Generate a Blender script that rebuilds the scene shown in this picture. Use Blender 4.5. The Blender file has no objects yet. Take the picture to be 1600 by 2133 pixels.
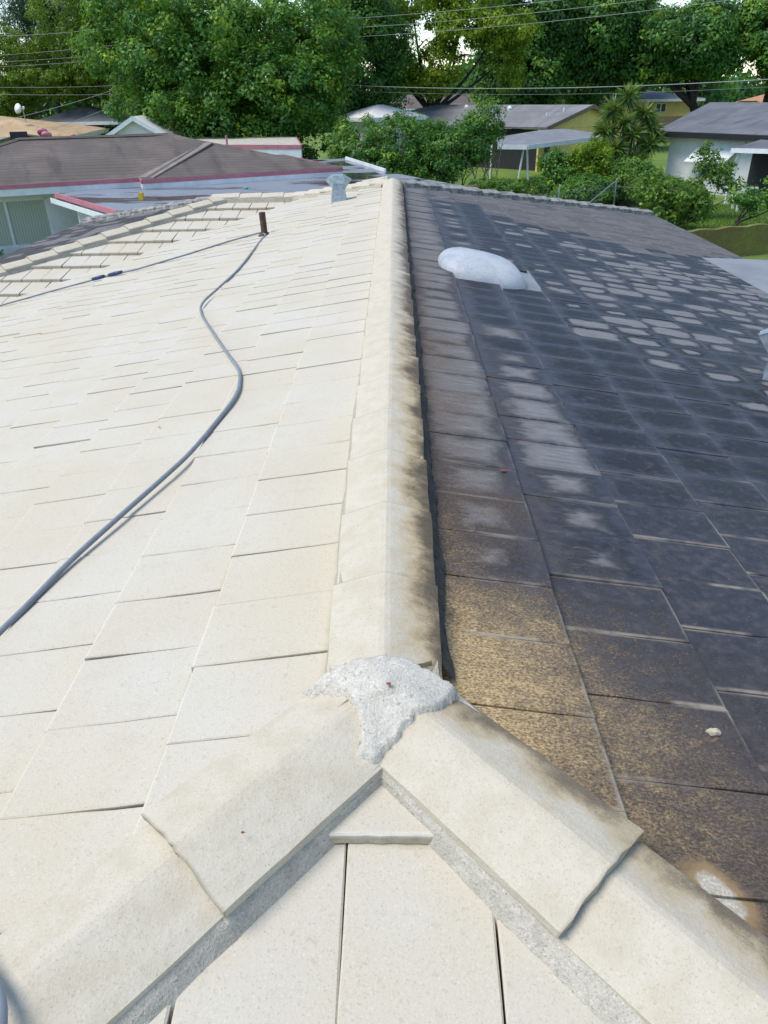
import bpy, math, random
import numpy as np
from mathutils import Matrix, Vector
R = math.radians
random.seed(7); rng = np.random.default_rng(7)
scene = bpy.context.scene
C = scene.collection

# ------------------------------------------------------------------ camera, sky, sun, exposure
ZR = 3.75                      # height of the ridge crest above the lawn
TH, YAW, ROLL = 0.5192, 0.0202, -0.0161
fw = Vector((-math.sin(YAW)*math.cos(TH), math.cos(YAW)*math.cos(TH), -math.sin(TH)))
rt = Vector((math.cos(YAW), math.sin(YAW), 0)); up = rt.cross(fw)
rt, up = math.cos(ROLL)*rt + math.sin(ROLL)*up, -math.sin(ROLL)*rt + math.cos(ROLL)*up
cam = bpy.data.cameras.new('camera'); camo = bpy.data.objects.new('camera', cam); C.objects.link(camo)
m = Matrix.Identity(4)
for i in range(3):
    m[i][0], m[i][1], m[i][2] = rt[i], up[i], -fw[i]
m[0][3], m[1][3], m[2][3] = 0.0295, 0.0, ZR + 1.0
camo.matrix_world = m
cam.sensor_fit = 'VERTICAL'; cam.sensor_height = 24; cam.lens = 1539.4*24/2133
cam.clip_start = 0.05; cam.clip_end = 3000
scene.camera = camo

SUN = Vector((-0.46, -0.13, 0.88)).normalized()      # direction towards the sun
w = bpy.data.worlds.new('World'); scene.world = w; w.use_nodes = True
nt = w.node_tree; nt.nodes.clear()
sky = nt.nodes.new('ShaderNodeTexSky'); sky.sky_type = 'NISHITA'; sky.sun_disc = False
sky.sun_elevation = math.asin(SUN.z); sky.sun_rotation = math.atan2(SUN.x, SUN.y) % (2*math.pi)
sky.air_density = 1.0; sky.dust_density = 0.4; sky.ozone_density = 1.0
bg = nt.nodes.new('ShaderNodeBackground'); bg.inputs[1].default_value = 0.14
wo = nt.nodes.new('ShaderNodeOutputWorld')
nt.links.new(sky.outputs[0], bg.inputs[0]); nt.links.new(bg.outputs[0], wo.inputs[0])
sl = bpy.data.lights.new('sun', 'SUN'); sl.energy = 2.3; sl.angle = R(30); sl.color = (1.0, 0.945, 0.85)
so = bpy.data.objects.new('sun', sl); C.objects.link(so)
so.rotation_euler = SUN.to_track_quat('Z', 'Y').to_euler(); so.location = (-20, 10, 40)
scene.view_settings.view_transform = 'Standard'; scene.view_settings.look = 'None'
scene.view_settings.gamma = 1; scene.view_settings.use_curve_mapping = False
scene.view_settings.exposure = 0.70

# ------------------------------------------------------------------ materials
class G:
    def __init__(s, name, rough=.8):
        s.m = bpy.data.materials.new(name); s.m.use_nodes = True
        s.t = s.m.node_tree; s.N = s.t.nodes; s.L = s.t.links
        s.b = s.N['Principled BSDF']; s.out = s.N['Material Output']
        s.b.inputs['Roughness'].default_value = rough
    def set(s, sock, v):
        if isinstance(v, bpy.types.NodeSocket): s.L.new(v, sock)
        elif isinstance(v, (tuple, list)): sock.default_value = tuple(v) + (1,) if (len(v) == 3 and sock.type == 'RGBA') else v
        else: sock.default_value = v
    def pos(s): return s.N.new('ShaderNodeNewGeometry').outputs['Position']
    def att(s, name, o='Fac'):
        n = s.N.new('ShaderNodeAttribute'); n.attribute_name = name; return n.outputs[o]
    def sep(s, v):
        n = s.N.new('ShaderNodeSeparateXYZ'); s.set(n.inputs[0], v); return n.outputs
    def comb(s, x, y, z):
        n = s.N.new('ShaderNodeCombineXYZ')
        for i, v in enumerate((x, y, z)): s.set(n.inputs[i], v)
        return n.outputs[0]
    def ma(s, op, a, b=0, c=None, clamp=False):
        n = s.N.new('ShaderNodeMath'); n.operation = op; n.use_clamp = clamp
        s.set(n.inputs[0], a); s.set(n.inputs[1], b)
        if c is not None: s.set(n.inputs[2], c)
        return n.outputs[0]
    def mr(s, v, a, b, c=0, d=1, smooth=True):
        n = s.N.new('ShaderNodeMapRange'); n.interpolation_type = 'SMOOTHSTEP' if smooth else 'LINEAR'
        for i, q in enumerate((v, a, b, c, d)): s.set(n.inputs[i], q)
        return n.outputs[0]
    def noise(s, scale, vec=None, detail=3, rough=.55):
        n = s.N.new('ShaderNodeTexNoise'); n.inputs['Scale'].default_value = scale
        n.inputs['Detail'].default_value = detail; n.inputs['Roughness'].default_value = rough
        s.set(n.inputs['Vector'], vec if vec is not None else s.pos()); return n.outputs['Fac']
    def vor(s, scale, vec=None, feat='DISTANCE_TO_EDGE'):
        n = s.N.new('ShaderNodeTexVoronoi'); n.feature = feat; n.inputs['Scale'].default_value = scale
        s.set(n.inputs['Vector'], vec if vec is not None else s.pos()); return n.outputs['Distance']
    def vmul(s, v, k):
        n = s.N.new('ShaderNodeVectorMath'); n.operation = 'MULTIPLY'; s.set(n.inputs[0], v); n.inputs[1].default_value = k
        return n.outputs[0]
    def mix(s, f, a, b, mode='MIX'):
        n = s.N.new('ShaderNodeMix'); n.data_type = 'RGBA'; n.blend_type = mode
        s.set(n.inputs[0], f); s.set(n.inputs[6], a); s.set(n.inputs[7], b); return n.outputs[2]
    def ramp(s, f, stops):
        n = s.N.new('ShaderNodeValToRGB'); s.set(n.inputs[0], f); e = n.color_ramp.elements
        while len(e) < len(stops): e.new(.5)
        for el, (p, c) in zip(e, stops): el.position = p; el.color = tuple(c) + (1,)
        return n.outputs[0]
    def bump(s, h, strength=.3, dist=.01, nrm=None):
        n = s.N.new('ShaderNodeBump'); n.inputs['Strength'].default_value = strength; n.inputs['Distance'].default_value = dist
        s.set(n.inputs['Height'], h)
        if nrm is not None: s.set(n.inputs['Normal'], nrm)
        s.L.new(n.outputs[0], s.b.inputs['Normal']); return n.outputs[0]
    def col(s, c): s.set(s.b.inputs['Base Color'], c); return s
    def rough(s, v): s.set(s.b.inputs['Roughness'], v); return s

def simple(name, c, rough=.7, var=.12, scale=6, bump=.15, bscale=40, metal=0):
    g = G(name, rough); n = g.noise(scale, detail=5)
    g.col(g.mix(g.mr(n, .3, .7), tuple(x*(1-var) for x in c), tuple(min(1, x*(1+var)) for x in c)))
    g.b.inputs['Metallic'].default_value = metal
    if bump: g.bump(g.noise(bscale, detail=3), bump, .01)
    return g.m

def m_pale():
    g = G('pale_tile', .88); wr = g.sep(g.att('wear', 'Vector'))
    big = g.noise(2.2, detail=4); mid = g.noise(14, detail=5); sp = g.noise(230, detail=2, rough=.8); sp2 = g.noise(75, detail=3)
    c = g.mix(g.mr(big, .35, .65), (.52, .490, .42), (.50, .455, .36))
    c = g.mix(g.mr(g.noise(.9, g.vmul(g.pos(), (1.6, .7, 1)), detail=5), .48, .72, 0, .55), c, (.50, .44, .32))
    c = g.mix(g.ma('MULTIPLY', wr[2], .32), c, (.52, .475, .37))
    c = g.mix(g.mr(mid, .52, .8, 0, .40), c, (.44, .40, .31))
    c = g.mix(g.mr(sp, .58, .70, 0, .55), c, (.31, .255, .175))
    c = g.mix(g.mr(sp2, .58, .74, 0, .45), c, (.38, .335, .245))
    c = g.mix(g.mr(sp, .40, .28, 0, .5), c, (.66, .65, .61))
    uu = g.sep(g.N.new('ShaderNodeUVMap').outputs[0])[0]
    c = g.mix(g.ma('MULTIPLY', g.mr(uu, .05, .0), g.mr(mid, .35, .6, .2, .6)), c, (.36, .31, .22))
    c = g.mix(g.mr(uu, .975, 1.0, 0, .4), c, (.62, .60, .55))
    c = g.mix(g.mr(wr[0], .08, .5, 0, .85), c, g.mix(g.mr(g.noise(40, detail=3), .3, .7), (.30, .24, .15), (.42, .36, .26)))
    g.col(c); g.bump(g.ma('ADD', g.ma('MULTIPLY', sp, .5), sp2), .35, .003); return g.m

def m_dark():
    g = G('stained_tile', .6); P = g.pos(); x, y, z = g.sep(P)
    uv = g.N.new('ShaderNodeUVMap').outputs[0]; u, v, _ = g.sep(uv)
    a = g.att('wear', 'Vector'); dry, zone, rnd = g.sep(a); soft = g.att('wear', 'Alpha')
    # stretched down-slope noise for streaks
    st = g.noise(1.0, g.vmul(P, (9, 60, 9)), detail=5, rough=.65)
    fine = g.noise(170, detail=2, rough=.8); mid = g.noise(26, detail=5, rough=.62); big = g.noise(3.2, detail=4)
    wob = g.noise(7, detail=3)
    ex = g.ma('ABSOLUTE', g.ma('DIVIDE', g.ma('SUBTRACT', u, .56), .46)); ey = g.ma('ABSOLUTE', g.ma('DIVIDE', g.ma('SUBTRACT', v, .5), .46))
    e = g.ma('POWER', g.ma('ADD', g.ma('POWER', ex, 3.4), g.ma('POWER', ey, 3.4)), 1/3.4)
    e = g.ma('ADD', e, g.ma('ADD', g.ma('MULTIPLY', g.ma('SUBTRACT', wob, .5), .9), g.ma('MULTIPLY', g.ma('SUBTRACT', mid, .5), .35)))
    er = g.ma('MAXIMUM', g.ma('MAXIMUM', ey, g.ma('DIVIDE', g.ma('SUBTRACT', u, .5), .40)), g.ma('ADD', g.ma('DIVIDE', g.ma('SUBTRACT', .62, u), .42), g.ma('MULTIPLY', g.ma('SUBTRACT', st, .5), 1.7)))
    er = g.ma('ADD', er, g.ma('ADD', g.ma('MULTIPLY', g.ma('SUBTRACT', wob, .5), .9), g.ma('MULTIPLY', g.ma('SUBTRACT', mid, .5), .6))); fl_ = g.mr(soft, .4, .42)
    e = g.ma('ADD', g.ma('MULTIPLY', e, g.ma('SUBTRACT', 1, fl_)), g.ma('MULTIPLY', er, fl_))
    e2 = g.ma('ADD', e, g.ma('MULTIPLY', g.ma('SUBTRACT', st, .5), g.ma('MULTIPLY', soft, .8)))
    w_ = g.ma('MULTIPLY_ADD', soft, .5, .10)
    mask = g.mr(g.ma('SUBTRACT', dry, e2), g.ma('MULTIPLY', w_, -1), w_)
    rim = g.ma('MULTIPLY', g.mr(g.ma('ABSOLUTE', g.ma('SUBTRACT', g.ma('SUBTRACT', e2, dry), .12)), .22, .02), g.ma('SUBTRACT', 1, mask))
    # wet soot: darker in the middle of each tile, wet film's sheen painted paler toward its edges
    wet = g.mix(g.mr(g.ma('ADD', e, g.ma('MULTIPLY', g.ma('SUBTRACT', st, .5), .9)), .55, 1.25), (.008, .0085, .011), (.044, .050, .066))
    zone = g.ma('MULTIPLY', zone, 1.0); wet = g.mix(zone, wet, g.mix(g.mr(mid, .3, .75), (.024, .0245, .031), (.052, .053, .062)))
    wet = g.mix(g.mr(mid, .48, .75, 0, .55), wet, (.085, .070, .066)); wet = g.mix(g.mr(g.noise(55, detail=3, rough=.7), .62, .72, 0, .45), wet, (.17, .15, .13))
    wet = g.mix(g.ma('MULTIPLY', rim, g.ma('SUBTRACT', 1, zone)), wet, (.010, .010, .012))
    wet = g.mix(g.mr(fine, .56, .75, 0, .5), wet, (.115, .105, .095))
    dryc = g.mix(g.mr(st, .3, .7), (.135, .136, .142), (.205, .207, .213))
    dryc = g.mix(g.mr(fine, .5, .72, 0, .6), dryc, (.10, .095, .09))
    dryc = g.mix(g.ma('MULTIPLY', g.ma('MULTIPLY', zone, g.mr(dry, 1.6, 2.0)), .8), dryc, g.mix(g.mr(st, .3, .7), (.050, .048, .050), (.098, .095, .095)))
    g.b.inputs['Specular IOR Level'].default_value = .28
    c = g.mix(mask, wet, dryc)
    # rust-brown run-off below the ridge caps, golden towards the near hip
    grit = g.ma('MULTIPLY', g.ma('SUBTRACT', fine, .5), .9)
    hipd = g.ma('MULTIPLY', g.ma('SUBTRACT', g.ma('ADD', x, y), 1.104), .7071)
    nearp = g.mr(g.ma('ADD', g.ma('SQRT', g.ma('ADD', g.ma('POWER', g.ma('MULTIPLY', x, 1.3), 2), g.ma('POWER', g.ma('MULTIPLY', g.ma('SUBTRACT', y, 1.16), 1.25), 2))), g.ma('ADD', g.ma('MULTIPLY', g.ma('SUBTRACT', mid, .5), .7), g.ma('ADD', grit, g.ma('MULTIPLY', g.ma('SUBTRACT', big, .5), .9)))), 1.0, .02)
    br = g.mr(g.ma('ADD', x, g.ma('ADD', g.ma('MULTIPLY', g.ma('SUBTRACT', st, .5), .55), g.ma('MULTIPLY', g.ma('SUBTRACT', big, .5), .5))), .62, .02)
    br = g.ma('MULTIPLY', br, g.mr(y, 9, 2.6, .35, 1))
    brh = g.ma('MULTIPLY', g.mr(g.ma('ADD', hipd, g.ma('ADD', g.ma('MULTIPLY', g.ma('SUBTRACT', big, .5), .5), g.ma('MULTIPLY', g.ma('SUBTRACT', mid, .5), .3))), 1.0, .02), .9)
    br = g.ma('MAXIMUM', br, brh)
    c = g.mix(g.ma('MULTIPLY', br, .70), c, g.mix(g.mr(g.noise(1.0, g.vmul(P, (130, 210, 130)), detail=4, rough=.75), .36, .68), (.050, .035, .026), (.185, .132, .085)))
    grn = g.noise(1.0, g.vmul(P, (130, 210, 130)), detail=4, rough=.75)
    c = g.mix(g.ma('MULTIPLY', nearp, g.ma('MULTIPLY', g.mr(st, .25, .62, .6, 1), g.mr(grn, .34, .52, .6, 1))), c, g.mix(g.mr(grn, .36, .66), (.27, .175, .075), (.60, .46, .25)))
    # pale lime bloom along butts and joints of the near tiles
    edge = g.ma('MAXIMUM', g.mr(v, .94, 1.0), g.ma('MAXIMUM', g.mr(v, .05, .0), g.mr(u, .965, 1.0)))
    edge = g.ma('MULTIPLY', edge, g.mr(g.noise(5, detail=4), .42, .62, 0, .8))
    edge = g.ma('MULTIPLY', edge, g.ma('MULTIPLY_ADD', zone, .8, .25))
    c = g.mix(edge, c, (.33, .29, .23))
    # one scrubbed pale spot beside the hip
    dx = g.ma('SUBTRACT', x, .578); dy = g.ma('SUBTRACT', y, .775)
    dd = g.ma('SQRT', g.ma('ADD', g.ma('POWER', g.ma('ADD', dx, g.ma('MULTIPLY', dy, .7)), 2), g.ma('POWER', g.ma('MULTIPLY', g.ma('SUBTRACT', dy, g.ma('MULTIPLY', dx, .7)), .62), 2)))
    dd = g.ma('ADD', dd, g.ma('MULTIPLY', g.ma('SUBTRACT', mid, .5), .035))
    c = g.mix(g.mr(dd, .070, .036), c, (.26, .18, .095)); c = g.mix(g.mr(dd, .040, .024), c, g.mix(g.mr(fine, .4, .65), (.36, .325, .26), (.52, .49, .42)))
    g.col(c)
    g.rough(g.ma('MULTIPLY_ADD', g.ma('MAXIMUM', mask, br), .42, g.ma('MULTIPLY_ADD', mid, .2, .40)))
    g.bump(g.ma('ADD', g.ma('MULTIPLY', fine, .6), g.ma('MULTIPLY', mid, 1.2)), .3, .003); return g.m

def m_cap():
    # tc = (signed side, along, stain kind)
    g = G('ridge_cap_tile', .88); P = g.pos(); x, y, z = g.sep(P)
    s, l, k = g.sep(g.att('tc', 'Vector')); al = g.att('tc', 'Alpha')
    fine = g.noise(240, detail=2, rough=.8); mid = g.noise(16, detail=5); sp2 = g.noise(75, detail=3); big = g.noise(4, detail=3)
    st = g.noise(1.0, g.comb(g.ma('MULTIPLY', s, 1.4), g.ma('ADD', g.ma('MULTIPLY', al, 22), g.ma('MULTIPLY', big, 3)), 0), detail=6, rough=.68)
    c = g.mix(g.mr(mid, .35, .7), (.52, .475, .38), (.475, .425, .325))
    c = g.mix(g.mr(fine, .57, .70, 0, .55), c, (.30, .25, .165))
    c = g.mix(g.mr(sp2, .57, .75, 0, .5), c, (.42, .37, .27))
    c = g.mix(g.mr(fine, .40, .28, 0, .4), c, (.64, .62, .56))
    c = g.mix(g.mr(l, .985, 1.0, 0, .5), c, (.25, .21, .15))
    sn = g.ma('ADD', g.ma('MULTIPLY', s, g.ma('SIGN', k)), g.ma('ADD', g.ma('MULTIPLY', g.ma('SUBTRACT', st, .5), .8), g.ma('ADD', g.ma('MULTIPLY', g.ma('SUBTRACT', g.noise(6.5, detail=4), .5), 1.3), g.ma('ADD', g.ma('MULTIPLY', g.ma('SUBTRACT', fine, .5), .9), g.ma('MULTIPLY', g.ma('SUBTRACT', mid, .5), .5)))))
    gold = g.ma('MULTIPLY', g.mr(sn, .06, .66), g.ma('ABSOLUTE', k)); blk = g.ma('MULTIPLY', g.mr(sn, .44, .98), g.ma('ABSOLUTE', k))
    goldc = g.mix(g.mr(y, 2.2, 5.5), g.mix(g.mr(fine, .3, .7), (.30, .20, .08), (.52, .40, .22)), (.30, .27, .23))
    c = g.mix(g.ma('MULTIPLY', gold, .78), c, goldc)
    c = g.mix(g.ma('MULTIPLY', blk, .92), c, g.mix(g.mr(fine, .35, .65), (.035, .028, .022), (.10, .08, .055)))
    g.col(c); g.bump(g.ma('ADD', g.ma('MULTIPLY', fine, .5), sp2), .4, .004); return g.m

def m_greycap():
    g = G('weathered_cap_tile', .9); n = g.noise(9, detail=6, rough=.65); f = g.noise(120, detail=2)
    c = g.mix(g.mr(n, .3, .7), (.10, .10, .098), (.36, .35, .33)); c = g.mix(g.mr(f, .5, .75, 0, .5), c, (.06, .06, .06))
    g.col(c); g.bump(f, .3, .004); return g.m

def m_mortar(name, a, b, k):
    g = G(name, .95); n = g.noise(30, detail=6, rough=.7); f = g.noise(200, detail=2, rough=.8); cr = g.vor(22, g.ma and g.mix(.12, g.pos(), g.N.new('ShaderNodeTexNoise').outputs['Color']))
    c = g.mix(g.mr(n, .3, .7), a, b); c = g.mix(g.mr(f, .55, .72, 0, .6), c, tuple(q*.35 for q in a)); c = g.mix(g.mr(f, .42, .3, 0, .5), c, tuple(min(1, q*1.5) for q in b))
    c = g.mix(g.ma('MULTIPLY', g.mr(cr, .03, .0, 0, k), g.mr(n, .45, .6)), c, tuple(q*.25 for q in a))
    g.col(c); g.bump(g.ma('ADD', n, g.ma('MULTIPLY', f, .6)), .6, .008); return g.m

def m_shingle(name, a, b, ang, per=.145, rough=.9, dark=.45):
    g = G(name, rough); P = g.pos(); ca, sa = math.cos(ang), math.sin(ang)
    x, y, z = g.sep(P)
    cr = g.ma('ADD', g.ma('MULTIPLY', x, -sa), g.ma('MULTIPLY', y, ca)); alg = g.ma('ADD', g.ma('MULTIPLY', x, ca), g.ma('MULTIPLY', y, sa))
    row = g.ma('DIVIDE', cr, per); fr = g.ma('FRACT', row); fl = g.ma('FLOOR', row)
    tabn = g.noise(1.0, g.comb(g.ma('FLOOR', g.ma('ADD', g.ma('MULTIPLY', alg, 3.2), g.ma('MULTIPLY', fl, 1.37))), fl, 0), detail=0)
    n = g.noise(.7, detail=6, rough=.6); st = g.noise(1.0, g.comb(g.ma('MULTIPLY', alg, 1.6), g.ma('MULTIPLY', cr, .25), 0), detail=5)
    c = g.mix(g.mr(tabn, .3, .7), a, b); c = g.mix(g.mr(n, .4, .7, 0, .6), c, tuple(q*1.35 for q in b)); c = g.mix(g.mr(st, .5, .75, 0, .6), c, tuple(q*.5 for q in a))
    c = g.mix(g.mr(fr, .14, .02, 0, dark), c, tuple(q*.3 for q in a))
    g.col(c); g.bump(fr, .5, .02); return g.m

def m_wetflat():
    g = G('wet_flat_roof', .3); P = g.pos(); n = g.noise(1.0, g.vmul(P, (.35, .9, 1)), detail=5, rough=.55); f = g.noise(30, detail=4)
    pud = g.mr(n, .50, .56)
    c = g.mix(g.mr(f, .3, .7), (.17, .19, .22), (.26, .28, .31)); c = g.mix(pud, c, (.05, .048, .05))
    c = g.mix(g.ma('MULTIPLY', g.mr(g.ma('ABSOLUTE', g.ma('SUBTRACT', n, .52)), .03, .0), .6), c, (.06, .05, .045))
    g.col(c); g.rough(g.ma('MULTIPLY_ADD', pud, -.36, .42)); g.bump(f, .03, .01); return g.m

def m_leaf(name, stops, trans=.38, rough=.5):
    g = G(name, rough); t = g.att('tint'); c = g.ramp(t, stops); g.col(c)
    g.b.inputs['Specular IOR Level'].default_value = .35
    tr = g.N.new('ShaderNodeBsdfTranslucent'); g.set(tr.inputs[0], g.mix(.35, c, (.30, .42, .03)))
    ms = g.N.new('ShaderNodeMixShader'); ms.inputs[0].default_value = trans
    g.L.new(g.b.outputs[0], ms.inputs[1]); g.L.new(tr.outputs[0], ms.inputs[2]); g.L.new(ms.outputs[0], g.out.inputs[0]); return g.m

def m_grass():
    g = G('lawn_grass', .9); n = g.noise(.35, detail=6); f = g.noise(14, detail=5, rough=.7)
    c = g.mix(g.mr(n, .35, .65), (.10, .19, .025), (.17, .25, .035)); c = g.mix(g.mr(f, .4, .75, 0, .7), c, (.045, .085, .014)); c = g.mix(g.mr(g.noise(2.2, detail=4), .58, .75, 0, .6), c, (.20, .20, .06))
    g.col(c); g.bump(f, .6, .08); return g.m

def m_moss():
    g = G('mossy_wall', .95); n = g.noise(1.6, detail=6, rough=.65); f = g.noise(20, detail=5, rough=.7)
    c = g.mix(g.mr(n, .35, .65), (.15, .115, .04), (.17, .19, .035)); c = g.mix(g.mr(f, .45, .75, 0, .7), c, (.06, .05, .02)); c = g.mix(g.mr(f, .4, .25, 0, .6), c, (.24, .25, .06))
    g.col(c); g.bump(f, .6, .05); return g.m

def m_dome():
    g = G('painted_dome', .55); n = g.noise(6, detail=6, rough=.65); f = g.noise(60, detail=4)
    c = g.mix(g.mr(n, .4, .7), (.44, .46, .485), (.32, .355, .39)); c = g.mix(g.mr(f, .52, .72, 0, .6), c, (.26, .29, .33)); g.col(c); g.bump(f, .15, .01); return g.m

def m_curtain():
    g = G('curtain', .8); x, y, z = g.sep(g.pos()); s = g.ma('SINE', g.ma('MULTIPLY', g.ma('ADD', x, y), 60)); g.col(g.mix(g.mr(s, -1, 1), (.36, .40, .34), (.48, .52, .44))); return g.m

M = dict(
 pale=m_pale(), dark=m_dark(), cap=m_cap(), greycap=m_greycap(),
 mortar=m_mortar('grey_mortar', (.39, .36, .30), (.50, .465, .395), .25),
 mortard=m_mortar('sooty_mortar', (.022, .020, .018), (.075, .066, .055), .2),
 mortars=m_mortar('sand_mortar', (.36, .33, .26), (.46, .43, .36), .2),
 patch=m_mortar('cement_patch', (.47, .44, .375), (.57, .54, .475), .5),
 felt=simple('roof_felt', (.035, .032, .03), .9), stucco=simple('white_stucco', (.68, .69, .70), .85, .06, 3, .3, 60),
 yellow=simple('yellow_stucco', (.66, .52, .17), .85, .10, 3), pink=simple('pink_trim', (.46, .165, .20), .5, .12, 3, .05),
 white=simple('white_paint', (.70, .73, .75), .5, .08, 4, .05), whitet=simple('white_painted_tile', (.66, .66, .66), .7, .10, 8),
 shb=m_shingle('brown_shingle', (.075, .060, .053), (.135, .112, .098), R(22), .27, .9, .75),
 shg=m_shingle('grey_shingle', (.085, .09, .105), (.135, .14, .155), R(-56), .3),
 shy=m_shingle('pale_grey_shingle', (.13, .135, .145), (.20, .205, .21), R(-40), .3),
 tan=m_shingle('tan_shingle', (.36, .25, .14), (.44, .31, .18), R(10), .2, .9, .2),
 tangray=simple('lit_shingle_strip', (.20, .175, .155), .9, .15, 4), oldgrey=m_shingle('old_grey_shingle', (.13, .13, .125), (.20, .20, .19), R(5), .2),
 wetflat=m_wetflat(), flatgrey=simple('grey_membrane', (.20, .21, .23), .6, .15, 2.0, .1),
 tangravel=simple('pale_gravel_roof', (.42, .39, .33), .9, .2, 3, .3), terra=simple('terracotta', (.42, .20, .10), .85, .25, 8),
 galv=simple('galvanised_metal', (.34, .39, .43), .42, .18, 25, .05, 40, .55), rust=simple('rusty_pipe', (.085, .045, .030), .8, .5, 40, .4),
 hose=simple('grey_hose', (.19, .215, .24), .42, .10, 20, .06, 120), blue=simple('blue_plastic', (.020, .045, .13), .4, .1, 20, 0), brass=simple('fitting', (.45, .36, .28), .4, .2, 20, 0, 10, .4),
 dome=m_dome(), darkglass=simple('dark_glass', (.015, .018, .022), .08, .1, 2, 0), curtain=m_curtain(), black=simple('dark_fascia', (.012, .013, .018), .5, .1, 3, 0),
 shade=simple('dark_and_shade', (.03, .032, .036), .9), wood=simple('weathered_wood', (.16, .13, .10), .9, .3, 20), bark=simple('bark', (.075, .060, .045), .95, .3, 12, .6, 30),  # shade: near-black shade painted on walls and porch; plain dark for vent, leaf
 darkbark=simple('dark_bark', (.035, .032, .030), .95, .3, 8, .6, 20), wire=simple('cable', (.30, .31, .31), .6, .05, 1, 0), wired=simple('dark_cable', (.13, .14, .15), .6, .05, 1, 0),
 grass=m_grass(), moss=m_moss(), stone=simple('stone', (.42, .38, .28), .95, .25, 120, .5, 160), leafred=simple('dry_leaf', (.20, .055, .03), .8, .3, 60, 0),
 yplastic=simple('yellow_plastic', (.60, .42, .03), .5, .1, 5, 0), teal=simple('teal_plastic', (.06, .30, .30), .5, .1, 5, 0), concrete=simple('concrete', (.35, .34, .31), .9, .15, 4, .3))
def stops(d, m_, l, y): return [(0, d), (.45, m_), (.8, l), (1, y)]
M['lf_ficus'] = m_leaf('ficus_leaves', stops((0.029, 0.110, 0.024), (0.065, 0.197, 0.029), (0.139, 0.314, 0.035), (0.349, 0.495, 0.044)), .36)
M['lf_yel'] = m_leaf('yellow_green_leaves', stops((.075, .155, .014), (.165, .285, .020), (.29, .42, .03), (.42, .50, .05)), .50)
M['lf_dark'] = m_leaf('dark_leaves', stops((0.028, 0.093, 0.023), (0.056, 0.176, 0.033), (0.127, 0.277, 0.040), (0.285, 0.419, 0.051)), .36)
M['lf_blue'] = m_leaf('bluish_leaves', stops((0.021, 0.053, 0.039), (0.039, 0.087, 0.054), (0.068, 0.128, 0.063), (0.120, 0.180, 0.075)), .25)
M['lf_shrub'] = m_leaf('shrub_leaves', stops((0.037, 0.123, 0.029), (0.080, 0.218, 0.037), (0.174, 0.334, 0.044), (0.392, 0.508, 0.051)), .36)
M['lf_citrus'] = m_leaf('bright_leaves', stops((0.037, 0.113, 0.023), (0.083, 0.189, 0.028), (0.164, 0.292, 0.037), (0.354, 0.430, 0.051)), .40)
M['lf_yucca'] = m_leaf('yucca_leaves', stops((0.040, 0.111, 0.027), (0.085, 0.178, 0.038), (0.186, 0.280, 0.060), (0.575, 0.541, 0.237)), .3)

# ------------------------------------------------------------------ helpers
def root(name, label, cat, loc=(0, 0, 0), group=None):
    o = bpy.data.objects.new(name, None); C.objects.link(o); o.location = loc
    o.empty_display_size = .2; o['label'] = label; o['category'] = cat
    if group: o['group'] = group
    return o
def base_of(p):
    b = Vector((0, 0, 0))
    while p is not None: b += Vector(p.location); p = p.parent
    return b
def mk(name, v, f, mat, parent=None, smooth=False, loc=None, label=None, cat=None, group=None, kind=None, attrs=None, uv=None):
    """one mesh object from world-space vertices"""
    b = Vector(loc) if loc is not None else base_of(parent)
    v = np.asarray(v, dtype=float) - np.array(b)
    me = bpy.data.meshes.new(name); me.from_pydata(v.tolist(), [], f); me.update()
    if smooth: me.polygons.foreach_set('use_smooth', [True]*len(me.polygons))
    if attrs:
        for an, (ty, data) in attrs.items():
            a = me.attributes.new(an, ty, 'POINT'); a.data.foreach_set('color' if ty == 'FLOAT_COLOR' else 'value', np.asarray(data, dtype=np.float32).ravel())
    if uv is not None:
        ul = me.uv_layers.new(name='UVMap'); li = np.zeros(len(me.loops), dtype=np.int32); me.loops.foreach_get('vertex_index', li)
        ul.data.foreach_set('uv', np.asarray(uv, dtype=np.float32)[li].ravel())
    me.materials.append(M[mat] if isinstance(mat, str) else mat)
    o = bpy.data.objects.new(name, me); C.objects.link(o)
    if parent is not None: o.parent = parent
    elif loc is not None: o.location = loc
    for k_, val in (('label', label), ('category', cat), ('group', group), ('kind', kind)):
        if val: o[k_] = val
    return o
class MB:
    def __init__(s): s.v = []; s.f = []
    def add(s, v, f):
        o = len(s.v); s.v += [tuple(q) for q in v]; s.f += [tuple(i+o for i in q) for q in f]; return s
def hexa(p):     # 8 points: bottom 4, top 4
    return p, [(3, 2, 1, 0), (4, 5, 6, 7), (0, 1, 5, 4), (1, 2, 6, 5), (2, 3, 7, 6), (3, 0, 4, 7)]
def box(x0, x1, y0, y1, z0, z1):
    return hexa([(x0, y0, z0), (x1, y0, z0), (x1, y1, z0), (x0, y1, z0), (x0, y0, z1), (x1, y0, z1), (x1, y1, z1), (x0, y1, z1)])
def bar(a, b, w_, z0a, z1a, z0b=None, z1b=None, off=0):
    """upright board between two plan points, w_ thick to the left of a->b"""
    z0b = z0a if z0b is None else z0b; z1b = z1a if z1b is None else z1b
    a = np.array(a[:2], float); b = np.array(b[:2], float); d = (b-a)/np.linalg.norm(b-a); n = np.array([-d[1], d[0]])
    a = a + n*off; b = b + n*off
    q = [a, b, b+n*w_, a+n*w_]; zb = [z0a, z0b, z0b, z0a]; zt = [z1a, z1b, z1b, z1a]
    return hexa([(q[i][0], q[i][1], zb[i]) for i in range(4)] + [(q[i][0], q[i][1], zt[i]) for i in range(4)])
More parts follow.
